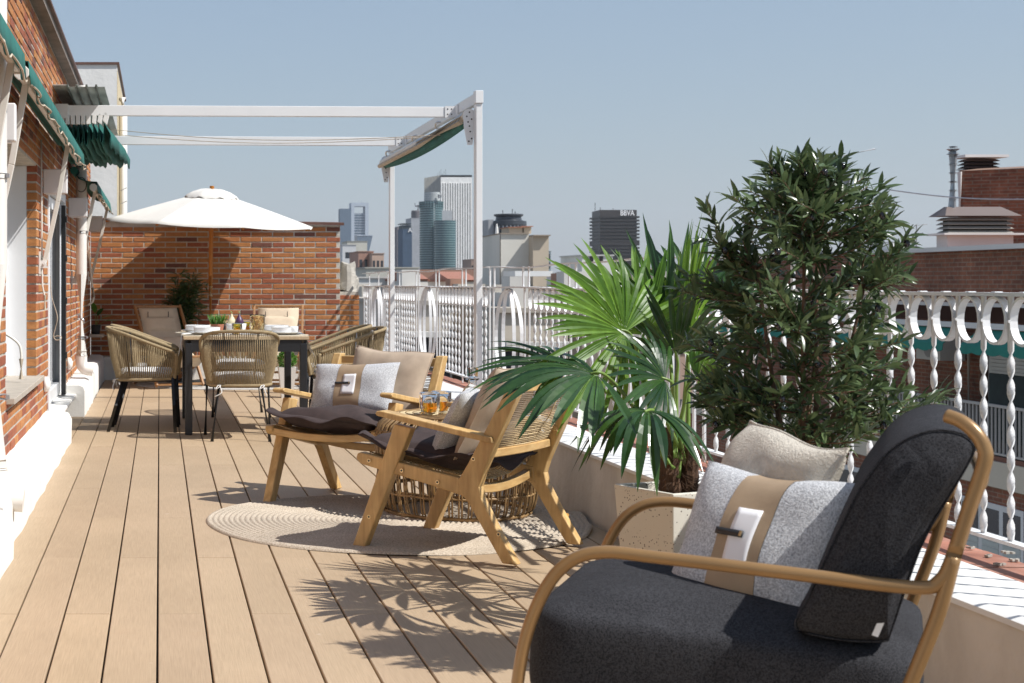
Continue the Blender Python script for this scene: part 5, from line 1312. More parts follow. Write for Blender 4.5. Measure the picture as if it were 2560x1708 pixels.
# ================================================================== CITY
GZ = -24.0
cm = {}
def CM(col, rough=.9, dirt=.3):
    k = (col, rough)
    if k not in cm: cm[k] = M('facade_%d' % len(cm), col, rough, .10, .35, dirt=dirt, dirtcol=tuple(x*.55 for x in col), dscale=.25)
    return cm[k]
gm = M('city_ground', (.16,.15,.14), .95, .3, .02)
struct(MB().add([(-3000,-200,GZ),(5000,-200,GZ),(5000,9000,GZ),(-3000,9000,GZ)], [(0,1,2,3)]).build('ground', gm))
def wx(px, D): return (px-CX)*D/F
def wz(py, D): return H-(py-CY)*D/F
MT['winglass'] = M('far_window', (.035,.04,.05), .12, .3, .8, spec=.7)
def block(name, label, px0, px1, py, D, depth, col, cat='building', rows=3, cols=4, wtop=1.2, wh=1.3, parapet=True, win=True, group=None, base=GZ, roof=None):
    x0, x1, zt_ = wx(px0,D), wx(px1,D), wz(py,D)
    t = thing(name, label, cat, ((x0+x1)/2, D+depth/2, base), group=group)
    MB().box(x0,D,base,x1,D+depth,zt_-.12).build('wall', CM(col), t)
    r_ = MB(); r_.box(x0-.12,D-.12,zt_-.119,x1+.12,D+depth+.12,zt_); ro = r_.build('roof', CM(roof or tuple(c*.8 for c in col)), t)
    if win:
        w = (x1-x0)/cols
        for r2 in range(rows):
            for c in range(cols):
                a = x0+w*(c+.22); z1 = zt_-wtop-r2*3.0
                wb = MB().box(a,D-.03,z1-wh,a+w*.56,D+.05,z1).build('window', MT['winglass'], t)
    return t
# ---- far towers (photograph: left to right)
t = block('glass_tower', 'dark blue glass skyscraper, leftmost on the hazy skyline', 850, 878, 522, 3400, 30, (.08,.12,.17), 'tower', win=False)
D = 3400; t = thing('framed_tower', 'pale framed skyscraper with an open top on the hazy skyline', 'tower', (wx(900,D), D, GZ))
fcol = CM((.42,.47,.53)); b = MB(); b.box(wx(878,D),D,GZ,wx(886,D),D+38,wz(507,D)); b.box(wx(913,D),D,GZ,wx(921.5,D),D+38,wz(507,D)); b.box(wx(886,D),D,wz(516,D),wx(913,D),D+38,wz(507,D)); b.build('frame', fcol, t)
gl = CM((.10,.15,.21), .3); MB().box(wx(886,D),D+6,GZ,wx(913,D),D+34,wz(533,D)).build('glass_body', gl, t)
b = MB()
for k in range(20): b.box(wx(886,D)+.5,D+4,wz(536+6.5*k,D),wx(913,D)-.5,D+6,wz(534.2+6.5*k,D))
b.build('floor_bands', fcol, t)
for px in (899, 905): MB().tube([(wx(px,D),D+10,wz(507,D)),(wx(px,D),D+10,wz(500,D))], .8, 5).build('mast', fcol, t)
D = 2200; t = thing('leaning_block', 'small dark glass block leaning outwards below the framed skyscraper', 'building', (wx(912,D), D, GZ)); b = MB()
b.add([V(wx(898,D),D,wz(640,D)),V(wx(920,D),D,wz(640,D)),V(wx(932,D),D,wz(588,D)),V(wx(892,D),D,wz(588,D)),V(wx(898,D),D+30,wz(640,D)),V(wx(920,D),D+30,wz(640,D)),V(wx(932,D),D+30,wz(588,D)),V(wx(892,D),D+30,wz(588,D))], [(0,1,2,3),(7,6,5,4),(0,4,5,1),(1,5,6,2),(2,6,7,3),(3,7,4,0)])
b.build('body', CM((.14,.18,.23), .3), t); MB().box(wx(892,D),D-.5,wz(590,D),wx(932,D),D-.1,wz(588,D)).build('edge', fcol, t)
# white ribbed tower
D = 1500; t = thing('ribbed_white_tower', 'tall white tower with dark vertical window stripes', 'tower', (wx(1130,D), D, GZ))
wt = CM((.80,.79,.76)); x0, x1, zt_ = wx(1102,D), wx(1180,D), wz(438,D); dk = CM((.10,.11,.13), .3)
lft = wx(1079, D+0); dep = 42
MB().box(x0,D+1,GZ,x1,D+dep,zt_-2).build('core', dk, t)
b = MB(); b.box(x0-.01,D,wz(458,D),x1,D+.99,zt_); b.box(x0-.01,D,zt_-1.9,x1,D+dep,zt_)
b.build('crown', wt, t); b = MB(); nf = 12; w = (x1-x0)/nf
for k in range(nf+1):
    xx = x0 + (x1-x0-w*.62)*k/nf; b.box(xx,D-.6,GZ,xx+w*.60,D+.99,wz(458,D)-.01)
stuff(b.build('ribs', wt, t))
MB().add([V(x0-.02,D,GZ),V(x0-.02,D,zt_),V(lft,D+dep,zt_),V(lft,D+dep,GZ)], [(0,1,2,3),(3,2,1,0)]).build('side_wall', CM((.60,.58,.53)), t)  # same white tower, flank coloured darker: its shade is put into the colour
b = MB(); b.add([V(x0-.02,D,zt_),V(x0-.02,D+.5,zt_-.1),V(lft,D+dep,zt_-.1),V(lft,D+dep,zt_)], [(0,1,2,3)]); 
for k in range(6): MB().tube([(wx(1098+k*4,D),D+8,zt_),(wx(1098+k*4,D),D+8,zt_+2+2*(k % 3))], .25, 5).build('mast', dk, t)
# rounded green glass tower
D = 1150; t = thing('round_glass_tower', 'rounded teal glass tower with a pale top drum and square sign', 'tower', (wx(1085,D), D, GZ))
teal = M('teal_curtain_wall', (.035,.085,.095), .15, .25, .05, spec=.9); band = CM((.12,.20,.21), .4)
def cyl(cx_, px0, px1, pytop, D_, name, mat, par, dz=0):
    r_ = (wx(px1,D_)-wx(px0,D_))/2; xc = (wx(px1,D_)+wx(px0,D_))/2
    return MB().lathe((xc,D_+r_,0), [(r_,GZ),(r_,wz(pytop,D_)),(r_*.97,wz(pytop,D_)+.01),(.1,wz(pytop,D_)+.02)], 28, cap=False).build(name, mat, par, smooth=True, auto=30), xc, r_
o, xc, r1 = cyl(0,1054,1112,503,D,'glass_body',teal,t)
b = MB()
for k in range(34):
    z = wz(507+6*k,D); n = 28; b.lathe((xc,D+r1,0), [(r1*1.012,z-.35),(r1*1.012,z+.35)], 28, cap=False)
stuff(b.build('floor_bands', band, t))
b = MB()
for k in range(28):
    a = 2*math.pi*k/28; b.tube([V(xc+r1*1.02*math.cos(a),D+r1+r1*1.02*math.sin(a),wz(520,D)),V(xc+r1*1.02*math.cos(a),D+r1+r1*1.02*math.sin(a),wz(503,D))], .3, 4)
stuff(b.build('top_fins', band, t))
o, xd, rd = cyl(0,1064,1103,480,D,'top_drum',CM((.30,.34,.34), .5),t)
b = MB()
for k in range(4): z = wz(483+5*k,D); b.lathe((xd,D+rd,0), [(rd*1.02,z-.4),(rd*1.02,z+.4)], 24, cap=False)
b.build('drum_bands', CM((.5,.52,.52)), t)
o, x2, r2 = cyl(0,1090,1145,551,D-16,'glass_wing',teal,t); b = MB()
for k in range(26): z = wz(556+6*k,D-16); b.lathe((x2,D-16+r2,0), [(r2*1.012,z-.3),(r2*1.012,z+.3)], 28, cap=False)
stuff(b.build('wing_bands', band, t))
b = MB(); b.box(wx(1107,D-2),D+4,GZ,wx(1134,D-2),D+30,wz(526,D)); b.build('lift_shaft', CM((.42,.43,.44)), t)
def text_mesh(txt, size, mat, name, par, loc, rot, ext=.05, off=.0):
    cu = bpy.data.curves.new(name, 'FONT'); cu.body = txt; cu.size = size; cu.extrude = ext*size; cu.offset = off*size; cu.align_x = 'CENTER'; cu.align_y = 'CENTER'
    to = bpy.data.objects.new(name, cu); COL.objects.link(to); bpy.context.view_layer.update()
    me = bpy.data.meshes.new_from_object(to.evaluated_get(bpy.context.evaluated_depsgraph_get())); bpy.data.objects.remove(to); bpy.data.curves.remove(cu)
    me.materials.clear(); me.materials.append(mat)
    o = link(name, me, par, Vector(loc)-ORG.get(par.name, Vector())); o.rotation_euler = rot; return o
sgn = MB().box(wx(1095,D-1),D-1.2,wz(497,D),wx(1104.5,D-1),D-.6,wz(486.5,D)).build('sign_board', CM((.7,.72,.72)), t)
text_mesh('EY', 2.9, CM((.05,.05,.06)), 'sign_letters', sgn, (wx(1099.7,D-1),D-1.4,wz(491.5,D)), (RZ(90),0,0), .02, .015)
# grey tower with dark drum, blue pair
t = block('grey_round_top_tower', 'grey tower with dark drum top and mast left of the teal tower', 1028, 1056, 545, 1350, 30, (.36,.37,.39), 'tower', win=False); D = 1350
b = MB(); r_ = (wx(1056,D)-wx(1030,D))/2; b.lathe((wx(1043,D),D+r_,0), [(r_,wz(552,D)),(r_*1.0,wz(529,D)),(r_*.9,wz(526,D)),(.1,wz(525.5,D))], 20, cap=False); b.build('top_drum', CM((.13,.12,.13)), t)
b = MB(); b.tube([(wx(1049,D),D+8,wz(526,D)),(wx(1049,D),D+8,wz(512,D))], .9, 6); b.box(wx(1042,D),D+7,wz(516,D),wx(1054,D),D+9,wz(513,D)); b.tube([(wx(1042,D),D+8,wz(514,D)),(wx(1041,D),D+8,wz(507,D))], .4, 5); b.build('mast', CM((.10,.10,.11)), t)
t = block('brown_slab_tower', 'narrow brown-grey tower, left half of the dark pair beside the pergola post', 993, 1008, 567, 1250, 25, (.20,.18,.19), 'tower', win=False)
t = block('blue_slab_tower', 'blue glass tower with a small white letter near its top', 1007, 1030, 572, 1200, 25, (.06,.10,.16), 'tower', win=False); D = 1200
b = MB(); b.box(wx(1007,D),D+4,wz(572,D)+.1,wx(1030,D),D+20,wz(563,D)); b.box(wx(1005,D),D+3,wz(560,D),wx(1030,D),D+21,wz(558,D)); b.build('roof_box', CM((.05,.07,.08)), t)
text_mesh('A', 4.6, CM((.8,.8,.8)), 'sign_letter', t, (wx(1025,D),D-.5,wz(576,D)), (RZ(90),0,0), .02, .02)
# dark crowned round tower behind the beige block
D = 420; t = thing('dark_crown_tower', 'dark round tower with a ringed crown behind the beige rooftop block', 'tower', (wx(1280,D), D, GZ)); xc = wx(1281,D); dkc = CM((.045,.05,.06), .35)
rr = (wx(1325,D)-wx(1238,D))/2
b = MB(); b.lathe((xc,D+rr,0), [(rr,GZ),(rr,wz(563,D)),(rr*1.03,wz(562,D)),(rr*1.02,wz(552,D)),(rr*.75,wz(549,D)),(rr*.72,wz(541,D)),(rr*.84,wz(538,D)),(rr*.84,wz(534,D)),(.1,wz(533.5,D))], 30, cap=False); b.build('body', dkc, t, auto=30)
b = MB()
for k in range(30):
    a = 2*math.pi*k/30; b.tube([V(xc+rr*1.03*math.cos(a),D+rr+rr*1.03*math.sin(a),wz(610,D)),V(xc+rr*1.03*math.cos(a),D+rr+rr*1.03*math.sin(a),wz(564,D))], .18, 4)
stuff(b.build('fins', CM((.26,.28,.30)), t))
for px, py in ((1261,525),(1285,522),(1292,528)): MB().tube([(wx(px,D),D+2,wz(550,D)),(wx(px,D),D+2,wz(py,D))], .12, 4).build('mast', dkc, t)
MB().box(wx(1227,D),D+3,GZ,wx(1240,D),D+20,wz(548,D)).build('side_shaft', CM((.34,.35,.36)), t)
# BBVA tower
D = 900; t = thing('dark_bank_tower', 'dark brown office tower with white letters near its flat top', 'tower', (wx(1540,D), D, GZ)); x0, x1 = wx(1500,D), wx(1592,D); zt_ = wz(525,D); bt = M('bronze_facade', (.045,.038,.036), .45, .2, .3)
lf = wx(1480,D+24); dp = 24
b = MB(); foot = [V(x0,D,0),V(x1,D,0),V(x1+1,D+dp,0),V(lf,D+dp,0)]
b.prism([V(p.x,p.y,0) for p in foot], (0,0,GZ), (0,0,zt_)); b.build('core', bt, t)
led = CM((.030,.026,.025), .5); sp = CM((.125,.115,.108), .6); b = MB(); b2 = MB(); k = 0; py = 545
while py < 690:
    h1 = 2.1 if (k in (8,)) else 1.0
    b.prism([V(x0-.5,D-1.3,0),V(x1+1.2,D-1.3,0),V(x1+1.9,D+dp,0),V(lf-1.5,D+dp,0)], (0,0,wz(py,D)), (0,0,wz(py,D)+h1))
    b2.box(x0+.1,D-.25,wz(py,D)-1.7,x1-.1,D-.02,wz(py,D)-.5)
    py += 8.6; k += 1
stuff(b.build('ledges', led, t)); stuff(b2.build('spandrels', sp, t))
text_mesh('BBVA', 4.2, CM((.85,.85,.85)), 'sign_letters', t, (wx(1566,D),D-1.7,wz(533.5,D)), (RZ(90),0,0), .02, .012).scale = (.80,1,1)
for px, py in ((1495,506),(1508,518),(1540,520)): MB().tube([(wx(px,D),D+6,zt_),(wx(px,D),D+6,wz(py,D))], .2, 4).build('mast', led, t)
# ---- beige rooftop block
D = 62; t = thing('beige_rooftop_block', 'stained beige rooftop block with tiled caps, right of the pergola post', 'building', (wx(1290,D), D+3, GZ)); bg_ = CM((.52,.44,.34), .9, .5); wh_ = CM((.62,.60,.54), .9, .5)
b = MB(); b.prism([V(wx(1252,D),D,0),V(wx(1322,D),D,0),V(wx(1322,D),D+5,0),V(wx(1228,D+3),D+5,0)], (0,0,-9), (0,0,wz(585,D))); b.build('wall', wh_, t)
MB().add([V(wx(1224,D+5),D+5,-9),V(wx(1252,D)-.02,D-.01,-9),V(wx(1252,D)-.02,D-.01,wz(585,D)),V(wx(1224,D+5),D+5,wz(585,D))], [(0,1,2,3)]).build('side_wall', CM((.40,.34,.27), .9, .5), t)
MB().box(wx(1322,D)+.001,D-.7,-9,wx(1361,D),D+4,wz(592,D)).build('stair_wall', bg_, t)
b = MB(); b.prism([V(wx(1250.5,D),D-.08,0),V(wx(1322,D),D-.08,0),V(wx(1322,D),D+5,0),V(wx(1226,D+3),D+5,0)], (0,0,wz(585,D)+.001), (0,0,wz(582.5,D))); b.box(wx(1320,D),D-.9,wz(592,D)+.001,wx(1363,D),D-.11,wz(589,D)); b.build('cornice', CM((.30,.25,.2)), t)
for px0, px1, py0, py1 in ((1281,1318,583,568),(1315,1337,583,566)):
    o = MB().box(wx(px0,D),D+.6,wz(py0,D),wx(px1,D),D+2,wz(py1,D)).build('chimney', bg_, t); MB().box(wx(px0,D)-.06,D+.5,wz(py1,D)+.001,wx(px1,D)+.06,D+2.1,wz(py1-2,D)).build('cap', MT['terracotta'], o)
b = MB(); c = V(wx(1261,D),D+1.4,wz(583,D)); b.lathe(c, [(.08,0),(.07,.1),(.055,.25),(.03,.36),(.035,.39),(.005,.42)], 8); b.v = [(c.x+(p[0]-c.x)*1.0,p[1],p[2]) for p in b.v]; b.build('finial', CM((.7,.69,.66)), t)
# lower roof terrace in front of it
block('terrace_block', 'grey-beige lower block with white canopy below the beige rooftop block', 1250, 1362, 716, 60, 1.5, (.36,.32,.28), rows=2, cols=5, wtop=.9, wh=.9)
o = MB().box(wx(1280,58),57.5,wz(691,58),wx(1373,58),59.5,wz(678,58)).build('white_canopy', CM((.72,.72,.70)), None); tag(o, 'flat white canopy slab below the beige rooftop block', 'canopy')
# ---- mid rise buildings
block('white_flats', 'white banded block of flats far behind the brick end wall corner', 856, 890, 612, 420, 12, (.60,.60,.60), rows=12, cols=1, wtop=2, wh=1.6)
block('cream_flats', 'cream flats with roof terrace behind the terracotta block', 868, 918, 603, 460, 14, (.55,.53,.46), rows=4, cols=4, wtop=4, wh=1.6)
block('pink_flats', 'salmon brick flats with roof garden on the left skyline', 896, 934, 628, 300, 14, (.42,.25,.19), rows=5, cols=3, wtop=1.6, wh=1.5)
block('pale_pink_flats', 'paler salmon flats joined to the right of the salmon block', 930, 960, 633, 296, 14, (.50,.36,.28), rows=5, cols=3, wtop=1.4, wh=1.4)
block('long_flat_roof', 'long low cream building with a flat concrete roof behind the railing', 915, 1046, 668, 150, 16, (.50,.48,.42), rows=2, cols=6, wtop=3.2, wh=1.3)
block('white_low_house', 'low white house with small windows left behind the railing', 890, 1000, 692, 120, 12, (.66,.64,.60), rows=2, cols=5, wtop=.7, wh=.9)
for k, (a, b_, py, D_, lb) in enumerate(((1018,1070,690,110,'low house with red tiled roof left of the pergola post'),(1122,1195,692,112,'low house with red tiled roof behind the nearer pergola post'),(1640,1740,706,130,'low house with red tiled roof seen between palm and olive tree'))):
    t = block('tiled_house', lb, a, b_, py+8, D_, 10, (.62,.58,.52), rows=1, cols=4, wtop=.7, wh=.8, roof=(.3,.13,.08))
    MB().add([V(wx(a,D_),D_-.3,wz(py+8,D_)),V(wx(b_,D_),D_-.3,wz(py+8,D_)),V(wx(b_,D_),D_+5,wz(py,D_)+.4),V(wx(a,D_),D_+5,wz(py,D_)+.4),V(wx(b_,D_),D_+10,wz(py+8,D_)),V(wx(a,D_),D_+10,wz(py+8,D_))], [(0,1,2,3),(3,2,4,5),(1,4,2),(0,3,5)]).build('tiled_roof', MT['terracotta'], t)
block('dark_glass_slab', 'dark blue glass slab left of the beige rooftop block', 1207, 1228, 602, 700, 20, (.06,.08,.11), 'tower', win=False)
block('mixed_flats', 'small brown flats low between white ribbed tower and pergola post', 1178, 1200, 648, 500, 14, (.30,.22,.18), rows=6, cols=3, wtop=2, wh=1.6)
block('small_glass_block', 'small pale glass block right of the beige rooftop block', 1361, 1377, 628, 560, 14, (.22,.28,.30), rows=8, cols=2, wtop=1, wh=2.2)
t = block('white_roof_house', 'white roof house with two dark openings in front of the dark bank tower', 1455, 1532, 637, 150, 8, (.66,.65,.61), rows=1, cols=2, wtop=.5, wh=.5, win=False)
for px in (1474, 1498): MB().box(wx(px,150),149.9,wz(654,150),wx(px+9,150),150.2,wz(641,150)).build('opening', MT['dark'], t)
block('beige_stack', 'beige chimney stack seen through the palm leaves', 1612, 1632, 672, 70, 1, (.50,.42,.30), 'chimney', win=False)
# ---- mid ground roofs seen between the bars
mids = [(1000,1130,752,44,12,(.48,.43,.37),'beige terrace house with dark windows behind the railing at left'),(1120,1262,738,56,14,(.40,.36,.32),'grey-brown flats behind the nearer pergola post'),(1255,1420,770,40,10,(.52,.46,.38),'cream flats with dark windows behind the oval of the railing'),(1400,1570,742,50,12,(.36,.33,.31),'grey flats behind the lit palm frond'),(1540,1700,760,46,12,(.46,.42,.37),'pale flats behind the palm crown'),(1660,1790,735,60,14,(.40,.28,.22),'reddish flats between the palm and the olive tree'),(868,1010,760,55,12,(.55,.52,.47),'pale house low behind the far part of railing')]
for a, b_, py, D_, dp_, col_, lb in mids:
    t = block('neighbour_flats', lb, a, b_, py, D_, dp_, col_, rows=2, cols=5, wtop=1.0, wh=1.3, group='neighbouring flats across the street')
    xa, xb = wx(a,D_), wx(b_,D_); zt_ = wz(py,D_); rr_ = random.Random(int(a))
    for k in range(4):
        x = rr_.uniform(xa+.5, xb-.8); w = rr_.uniform(.4,1.2); h = rr_.uniform(.3,.9); o = MB().box(x,D_+2+k,zt_,x+w,D_+3+k,zt_+h).build('roof_hut', CM(rr_.choice([(.5,.46,.4),(.62,.6,.56),(.35,.2,.14)])), t)
    MB().box(xa,D_-.5,zt_-1.0,xb,D_-.1,zt_-.85).build('balcony_slab', CM((.6,.58,.54)), t)
# ---- countless low roofs towards the horizon
b = MB(); b3 = MB(); rs = random.Random(3)
for k in range(420):
    D_ = rs.uniform(190, 2600); px = rs.uniform(845, 2600); w = rs.uniform(8,26); top = rs.uniform(-9, 3.5) + (D_/2600)*rs.uniform(-5,22)
    x = wx(px, D_); (b if k % 3 else b3).box(x,D_,GZ,x+w,D_+rs.uniform(8,20),top)
def roofm(name, c0, c1):
    m, nt, N, L, B = nodes(name); c = ramp(N, L, rndval(N, L), [(0, c0), (1, c1)])
    g = N.new('ShaderNodeNewGeometry'); sp_ = N.new('ShaderNodeSeparateXYZ'); L.new(g.outputs['Position'], sp_.inputs[0]); cb = N.new('ShaderNodeCombineXYZ'); L.new(sp_.outputs[0], cb.inputs[0]); L.new(sp_.outputs[2], cb.inputs[1])
    bt_ = N.new('ShaderNodeTexBrick'); bt_.offset = 0; bt_.inputs['Scale'].default_value = 1; bt_.inputs['Brick Width'].default_value = 3.2; bt_.inputs['Row Height'].default_value = 3.0; bt_.inputs['Mortar Size'].default_value = .9; bt_.inputs['Color1'].default_value = (.25,.25,.27,1); bt_.inputs['Color2'].default_value = (.5,.5,.5,1); bt_.inputs['Mortar'].default_value = (1,1,1,1)
    L.new(cb.outputs[0], bt_.inputs['Vector']); c = mul(N, L, c, bt_.outputs['Color']); L.new(c, B.inputs['Base Color']); B.inputs['Roughness'].default_value = .9; return m
stuff(b.build('distant_roofs', roofm('pale_far_facades', (.42,.39,.35), (.66,.64,.60)))); stuff(b3.build('distant_tiled_roofs', roofm('red_far_facades', (.30,.16,.11), (.45,.34,.27))))

# ================================================================== FACING BRICK BUILDING (right)
FX = 12.0
fb = thing('facing_brick_building', 'brick apartment building across the street with white coping and green awnings', 'building', (FX+4, 26, GZ)); bf = MT['brickfar']
FY0, FY1 = 8.0, 36.0
sl = .058
def fx(y): return FX - (y-22)*0.0
ZTOP = 1.60
b = MB(); b.box(FX+.9,FY0,GZ,FX+9,FY1,.80); b.box(FX,FY0,.83,FX+9,FY1,ZTOP); b.build('wall', bf, fb)
MB().box(FX-.12,FY0,ZTOP+.001,FX+.5,FY1+.1,ZTOP+.07).build('coping', CM((.72,.70,.67)), fb)
MB().box(FX-.02,FY0,.775,FX+.9,FY1,.829).build('eave_line', CM((.62,.6,.58)), fb)
MB().box(FX+.86,FY0,.52,FX+.899,FY1,.774).build('soffit_board', CM((.10,.05,.045)), fb)  # dark maroon soffit strip below the eave line
MB().box(FX-.05,FY0,.455,FX+.06,FY1,.535).build('awning_rail', CM((.74,.73,.70)), fb)
# green scalloped awnings under the rail
for (ya, yb) in ((23.6, 27.4), (19.0, 23.1), (28.2, 33.5)):
    ro = []; m = int((yb-ya)/.05)
    tp = [V(FX+.0,ya+(yb-ya)*i/m,.44) for i in range(m+1)]; md = [V(FX-.30,p.y,.22) for p in tp]; bt = [V(FX-.31,p.y,.12-.03*abs(math.sin(i*.42))) for i, p in enumerate(tp)]
    MB().grid([tp,md,bt]).build('awning', MT['green'] if False else M('green_awning_far', (.02,.20,.155), .85, .1, 3), fb, solid=.01)
# recessed terrace wall, white shutter, dark netting
sh = MB(); sh.box(FX+.80,22.2,-1.4,FX+.899,24.4,.05); w_ = sh.build('window', CM((.66,.66,.64)), fb)
for k in range(22): MB().box(FX+.775,22.3,-1.25+.058*k,FX+.80,24.3,-1.25+.058*k+.045).build('shutter_slat', CM((.70,.70,.66)), w_)
MB().box(FX+.77,24.42,-1.4,FX+.899,24.6,.1).build('brown_jamb', CM((.13,.085,.06)), fb)
ac_ = MB(); ac_.box(FX+.45,25.2,-.12,FX+.85,26.0,.30); aco = ac_.build('air_conditioner', CM((.62,.62,.60)), fb); MB().tube([(FX+.449,25.55,.09),(FX+.43,25.55,.09)], .17, 18).build('fan_grille', CM((.35,.35,.35)), aco)
MB().tube([(FX+.80,25.0,-1.5),(FX+.80,25.0,.3)], .03, 6).build('wall_pipe', CM((.5,.45,.38)), fb)
nt_ = MB(); nt_.box(FX+.02,16.0,-1.15,FX+.06,22.9,-.18); no = nt_.build('dark_netting', M('dark_green_netting', (.012,.022,.020), .8, .3, 8), fb)
MB().box(FX+.06,14,-1.55,FX+.9,34,-1.42).build('terrace_floor', CM((.4,.36,.32)), fb)
# terrace railing of the facing building
rb_ = MB(); rb_.box(FX-.03,14,-.66,FX+.02,26.6,-.62); rb_.box(FX-.02,14,-1.34,FX+.01,26.6,-1.31); rr2 = rb_.build('terrace_railing', CM((.45,.43,.40)), fb)
bme = MB().box(-.011,-.011,-1.31,.011,.011,-.66).mesh('bar', CM((.50,.48,.45))); y = 19.2
while y < 26.6:
    link('bar', bme, rr2, V(FX-.005,y,0)-ORG[fb.name]); y += .105
MB().box(FX+.03,14,-1.32,FX+.05,26.6,-.68).build('mesh_screen', CM((.07,.06,.055)), rr2)
MB().box(FX-.06,FY0,-1.80,FX+.06,FY1,-1.43).build('slab_edge', CM((.58,.52,.42)), fb)
MB().box(FX-.02,FY0,-1.43+.001,FX+.03,FY1,-1.36).build('slab_tiles', CM((.20,.09,.06)), fb)
MB().box(FX,FY0,GZ,FX+.85,FY1,-1.801).build('lower_wall', bf, fb)
for (ya, yb, z1, z0) in ((21.9,23.6,-2.05,-3.4),(26.2,27.9,-2.05,-3.4),(18.6,20.2,-2.05,-3.4),(30.5,32.2,-2.05,-3.4),(15.0,16.6,-2.05,-3.4)):
    w_ = MB().box(FX-.03,ya,z0,FX+.02,yb,z1).build('window', CM((.66,.66,.65)), fb); hy = (yb-ya)/3
    for k in range(3):
        MB().box(FX-.036,ya+hy*k+.07,z1-.42,FX-.03,ya+hy*(k+1)-.05,z1-.08).build('upper_pane', MT['winglass'], w_)
        for j in range(9): MB().box(FX-.042,ya+hy*k+.07,z0+.1+.09*j,FX-.031,ya+hy*(k+1)-.05,z0+.1+.09*j+.075).build('blind_slat', CM((.50,.53,.50)), w_)
# upper storey set back, chimneys and vents on the roof
D = 30; us = thing('upper_brick_storey', 'higher brick wall behind the roof chimney at the right edge', 'building', (16, 30, 1.6))
b = MB(); xa = wx(2399,D); b.add([V(xa,D,1.5),V(xa+14,D-9,1.5),V(xa+14,D-9,wz(406,D)+.1),V(xa,D,wz(428,D)),V(xa+4,D+6,1.5),V(xa+18,D-3,1.5),V(xa+18,D-3,wz(406,D)+.1),V(xa+4,D+6,wz(428,D))], [(0,1,2,3),(7,6,5,4),(0,4,5,1),(1,5,6,2),(2,6,7,3),(3,7,4,0)]); b.build('wall', MT['brickfarx'], us)
MB().tube([(wx(2395,D),D-.05,1.6),(wx(2396,D),D-.05,wz(430,D))], .04, 6).build('rain_pipe', CM((.62,.6,.57)), us)
MB().add([V(xa,D-.02,wz(428,D)+.001),V(xa+14,D-9.02,wz(406,D)+.101),V(xa+14,D-8.8,wz(406,D)+.14),V(xa,D+.2,wz(428,D)+.04)], [(0,1,2,3)]).build('wall_top', CM((.25,.16,.12)), us)
def louvre(name, label, px0, px1, pyt, pyb, D, dep, n, col, roofcol, hip=False):
    t = thing(name, label, 'roof vent', (wx((px0+px1)/2,D), D, wz(pyb,D))); x0, x1, z1, z0 = wx(px0,D), wx(px1,D), wz(pyt,D), wz(pyb,D)
    MB().box(x0+.08,D+.08,z0,x1-.08,D+dep-.08,z1-.02).build('core', MT['dark'], t); h = (z1-z0)/n
    for k in range(n):
        zz = z0+h*k
        b = MB(); ring = lambda o_, z: [V(x0-o_,D-o_,z),V(x1+o_,D-o_,z),V(x1+o_,D+dep+o_,z),V(x0-o_,D+dep+o_,z)]
        b.grid([ring(.0,zz+h*.05), ring(-.06,zz+h*.62)], closed=True); b.build('slat', CM(col, .5), t, solid=.008)
    return t, x0, x1, z1
t, x0, x1, z1 = louvre('brown_louvre_vent', 'brown louvred roof vent with white lid at the top right', 2417, 2500, 394, 428, 30, .35, 4, (.075,.05,.045), None)
MB().box(x0-.08,29.9,z1,x1+.12,30.45,z1+.05).build('lid', CM((.7,.69,.67)), t)
D = 27; t, x0, x1, z1 = louvre('grey_louvre_chimney', 'wide grey louvred chimney with hipped lid on a white base', 2370, 2535, 540, 583, 27, .42, 4, (.36,.33,.29), None)
b = MB(); o_ = .09; za = wz(516,D); b.add([V(x0-o_,D-o_,z1),V(x1+o_,D-o_,z1),V(x1+o_,D+.42+o_,z1),V(x0-o_,D+.42+o_,z1),V(x0+.06,D+.16,za),V(x1-.14,D+.16,za),V(x1-.14,D+.26,za),V(x0+.06,D+.26,za)], [(3,2,1,0),(0,1,5,4),(1,2,6,5),(2,3,7,6),(3,0,4,7),(4,5,6,7)]); b.build('hipped_lid', CM((.17,.13,.115), .5), t)
b = MB(); b.box(x0+.0,D+.02,ZTOP-.2,x1-.0,D+.40,wz(588,D)); b.build('white_base', CM((.76,.75,.72)), t); MB().box(x0-.12,D-.12,wz(588,D)+.001,x1+.16,D+.52,wz(583,D)).build('base_slab', CM((.7,.69,.66)), t)
t = thing('flue_pipe', 'tall galvanised flue pipe rising from the louvred chimney', 'chimney', (wx(2383,27), 27.2, za)); b = MB(); r_ = .068*1.0; xx = wx(2383,27.2); b.tube([(xx-.02,27.2,za-.1),(xx,27.2,wz(380,27.2))], .072, 16); b.build('pipe', MT['galvp'], t, smooth=True, auto=40)
MB().tube([(xx,27.2,wz(386,27.2)),(xx,27.2,wz(373,27.2))], .108, 18).build('cowl', MT['galvp'], t, auto=40)
for k in range(7): MB().tube([(xx,27.2,za+.12+.15*k),(xx,27.2,za+.14+.15*k)], .0755, 16).build('pipe_seam', MT['galvp'], t, auto=40)
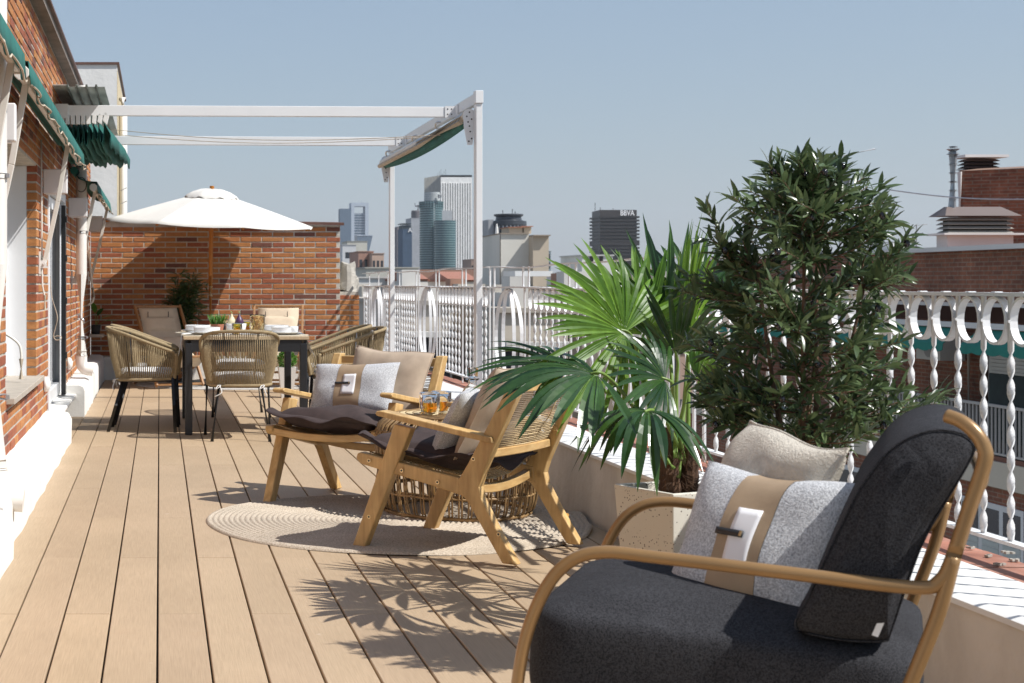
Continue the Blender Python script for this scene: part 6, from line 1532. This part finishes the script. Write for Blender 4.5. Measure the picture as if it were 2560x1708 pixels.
# antennas and a second flue behind the olive tree
D = 29; t = thing('tv_antenna', 'thin rooftop antenna mast rising above the olive tree', 'antenna', P(2100,560,D)); b = MB(); b.tube([P(2100,620,D),P(2099,392,D)], .022, 5); b.build('mast', MT['galvp'], t); MB().tube([P(2097,392,D),P(2188,372,D)], .012, 5).build('boom', MT['galvp'], t)
t = thing('grey_flue', 'short grey flue pipe poking above the olive tree', 'chimney', P(2117,600,D)); MB().tube([P(2117,630,D),P(2117,440,D)], .06, 10).build('pipe', MT['galvp'], t, smooth=True, auto=40); MB().tube([P(2117,448,D),P(2117,437,D)], .09, 12).build('cowl', MT['galvp'], t, auto=40)
t = thing('wire_mast', 'slim mast carrying the wire right of the olive tree', 'antenna', P(2198,560,D)); MB().tube([P(2197,620,D),P(2199,470,D)], .02, 5).build('mast', MT['galvp'], t)
pts = [P(2199,471,D).lerp(P(2700,494,24), i/20) - V(0,0,.10*math.sin(math.pi*i/20)) for i in range(21)]
o = MB().tube(pts, .010, 4).build('overhead_wire', MT['galvp'], None); tag(o, 'thin wire strung from a mast across to the brick wall at right', 'wire')
t = thing('small_antenna', 'small faint antenna left of the louvred chimney', 'antenna', P(2291,600,D)); b = MB(); b.tube([P(2291,618,D),P(2291,562,D)], .012, 4); b.tube([P(2285,564,D),P(2318,561,D)], .007, 4); b.build('mast', MT['galvp'], t)
o = MB().box(wx(2232,26),26,ZTOP,wx(2262,26),26.8,wz(606,26)).build('white_roof_hut', CM((.74,.73,.71)), None); tag(o, 'small white box on the facing roof right of the olive tree', 'box')

# crumbs of plaster lying on the tiled ledge
for k, (px, py) in enumerate(((2428,1372),(2520,1383),(2470,1392),(2535,1402),(2500,1412))):
    D_ = F*(H-.326)/(py-CY); p = P(px, py, D_); b = MB(); rr_ = random.Random(k)
    for j in range(4): b.obox(p+V(rr_.uniform(-.012,.012),rr_.uniform(-.012,.012),.003), V(.006,.002,0)*rr_.uniform(.5,1.2), V(-.002,.005,0)*rr_.uniform(.5,1.2), V(0,0,.003))
    tag(b.build('plaster_crumb', MT['concrete'], None), ('leftmost','farthest right','middle','lowest right','lower middle')[k] + ' little heap of pale plaster crumbs on the terracotta ledge', 'debris', 'plaster crumbs on the ledge')
# ================================================================== AIR
hz = MB().box(-3010,-210,GZ-1,5010,9010,420).build('haze', None); hz.data.materials.clear()
hm = bpy.data.materials.new('haze'); hm.use_nodes = True; hn = hm.node_tree.nodes; hn.remove(hn['Principled BSDF'])
pv = hn.new('ShaderNodeVolumePrincipled'); pv.inputs['Color'].default_value = (.86,.92,1,1); pv.inputs['Density'].default_value = .00007; pv.inputs['Anisotropy'].default_value = .2
hm.node_tree.links.new(pv.outputs[0], hn['Material Output'].inputs['Volume']); hz.data.materials.append(hm); stuff(hz)
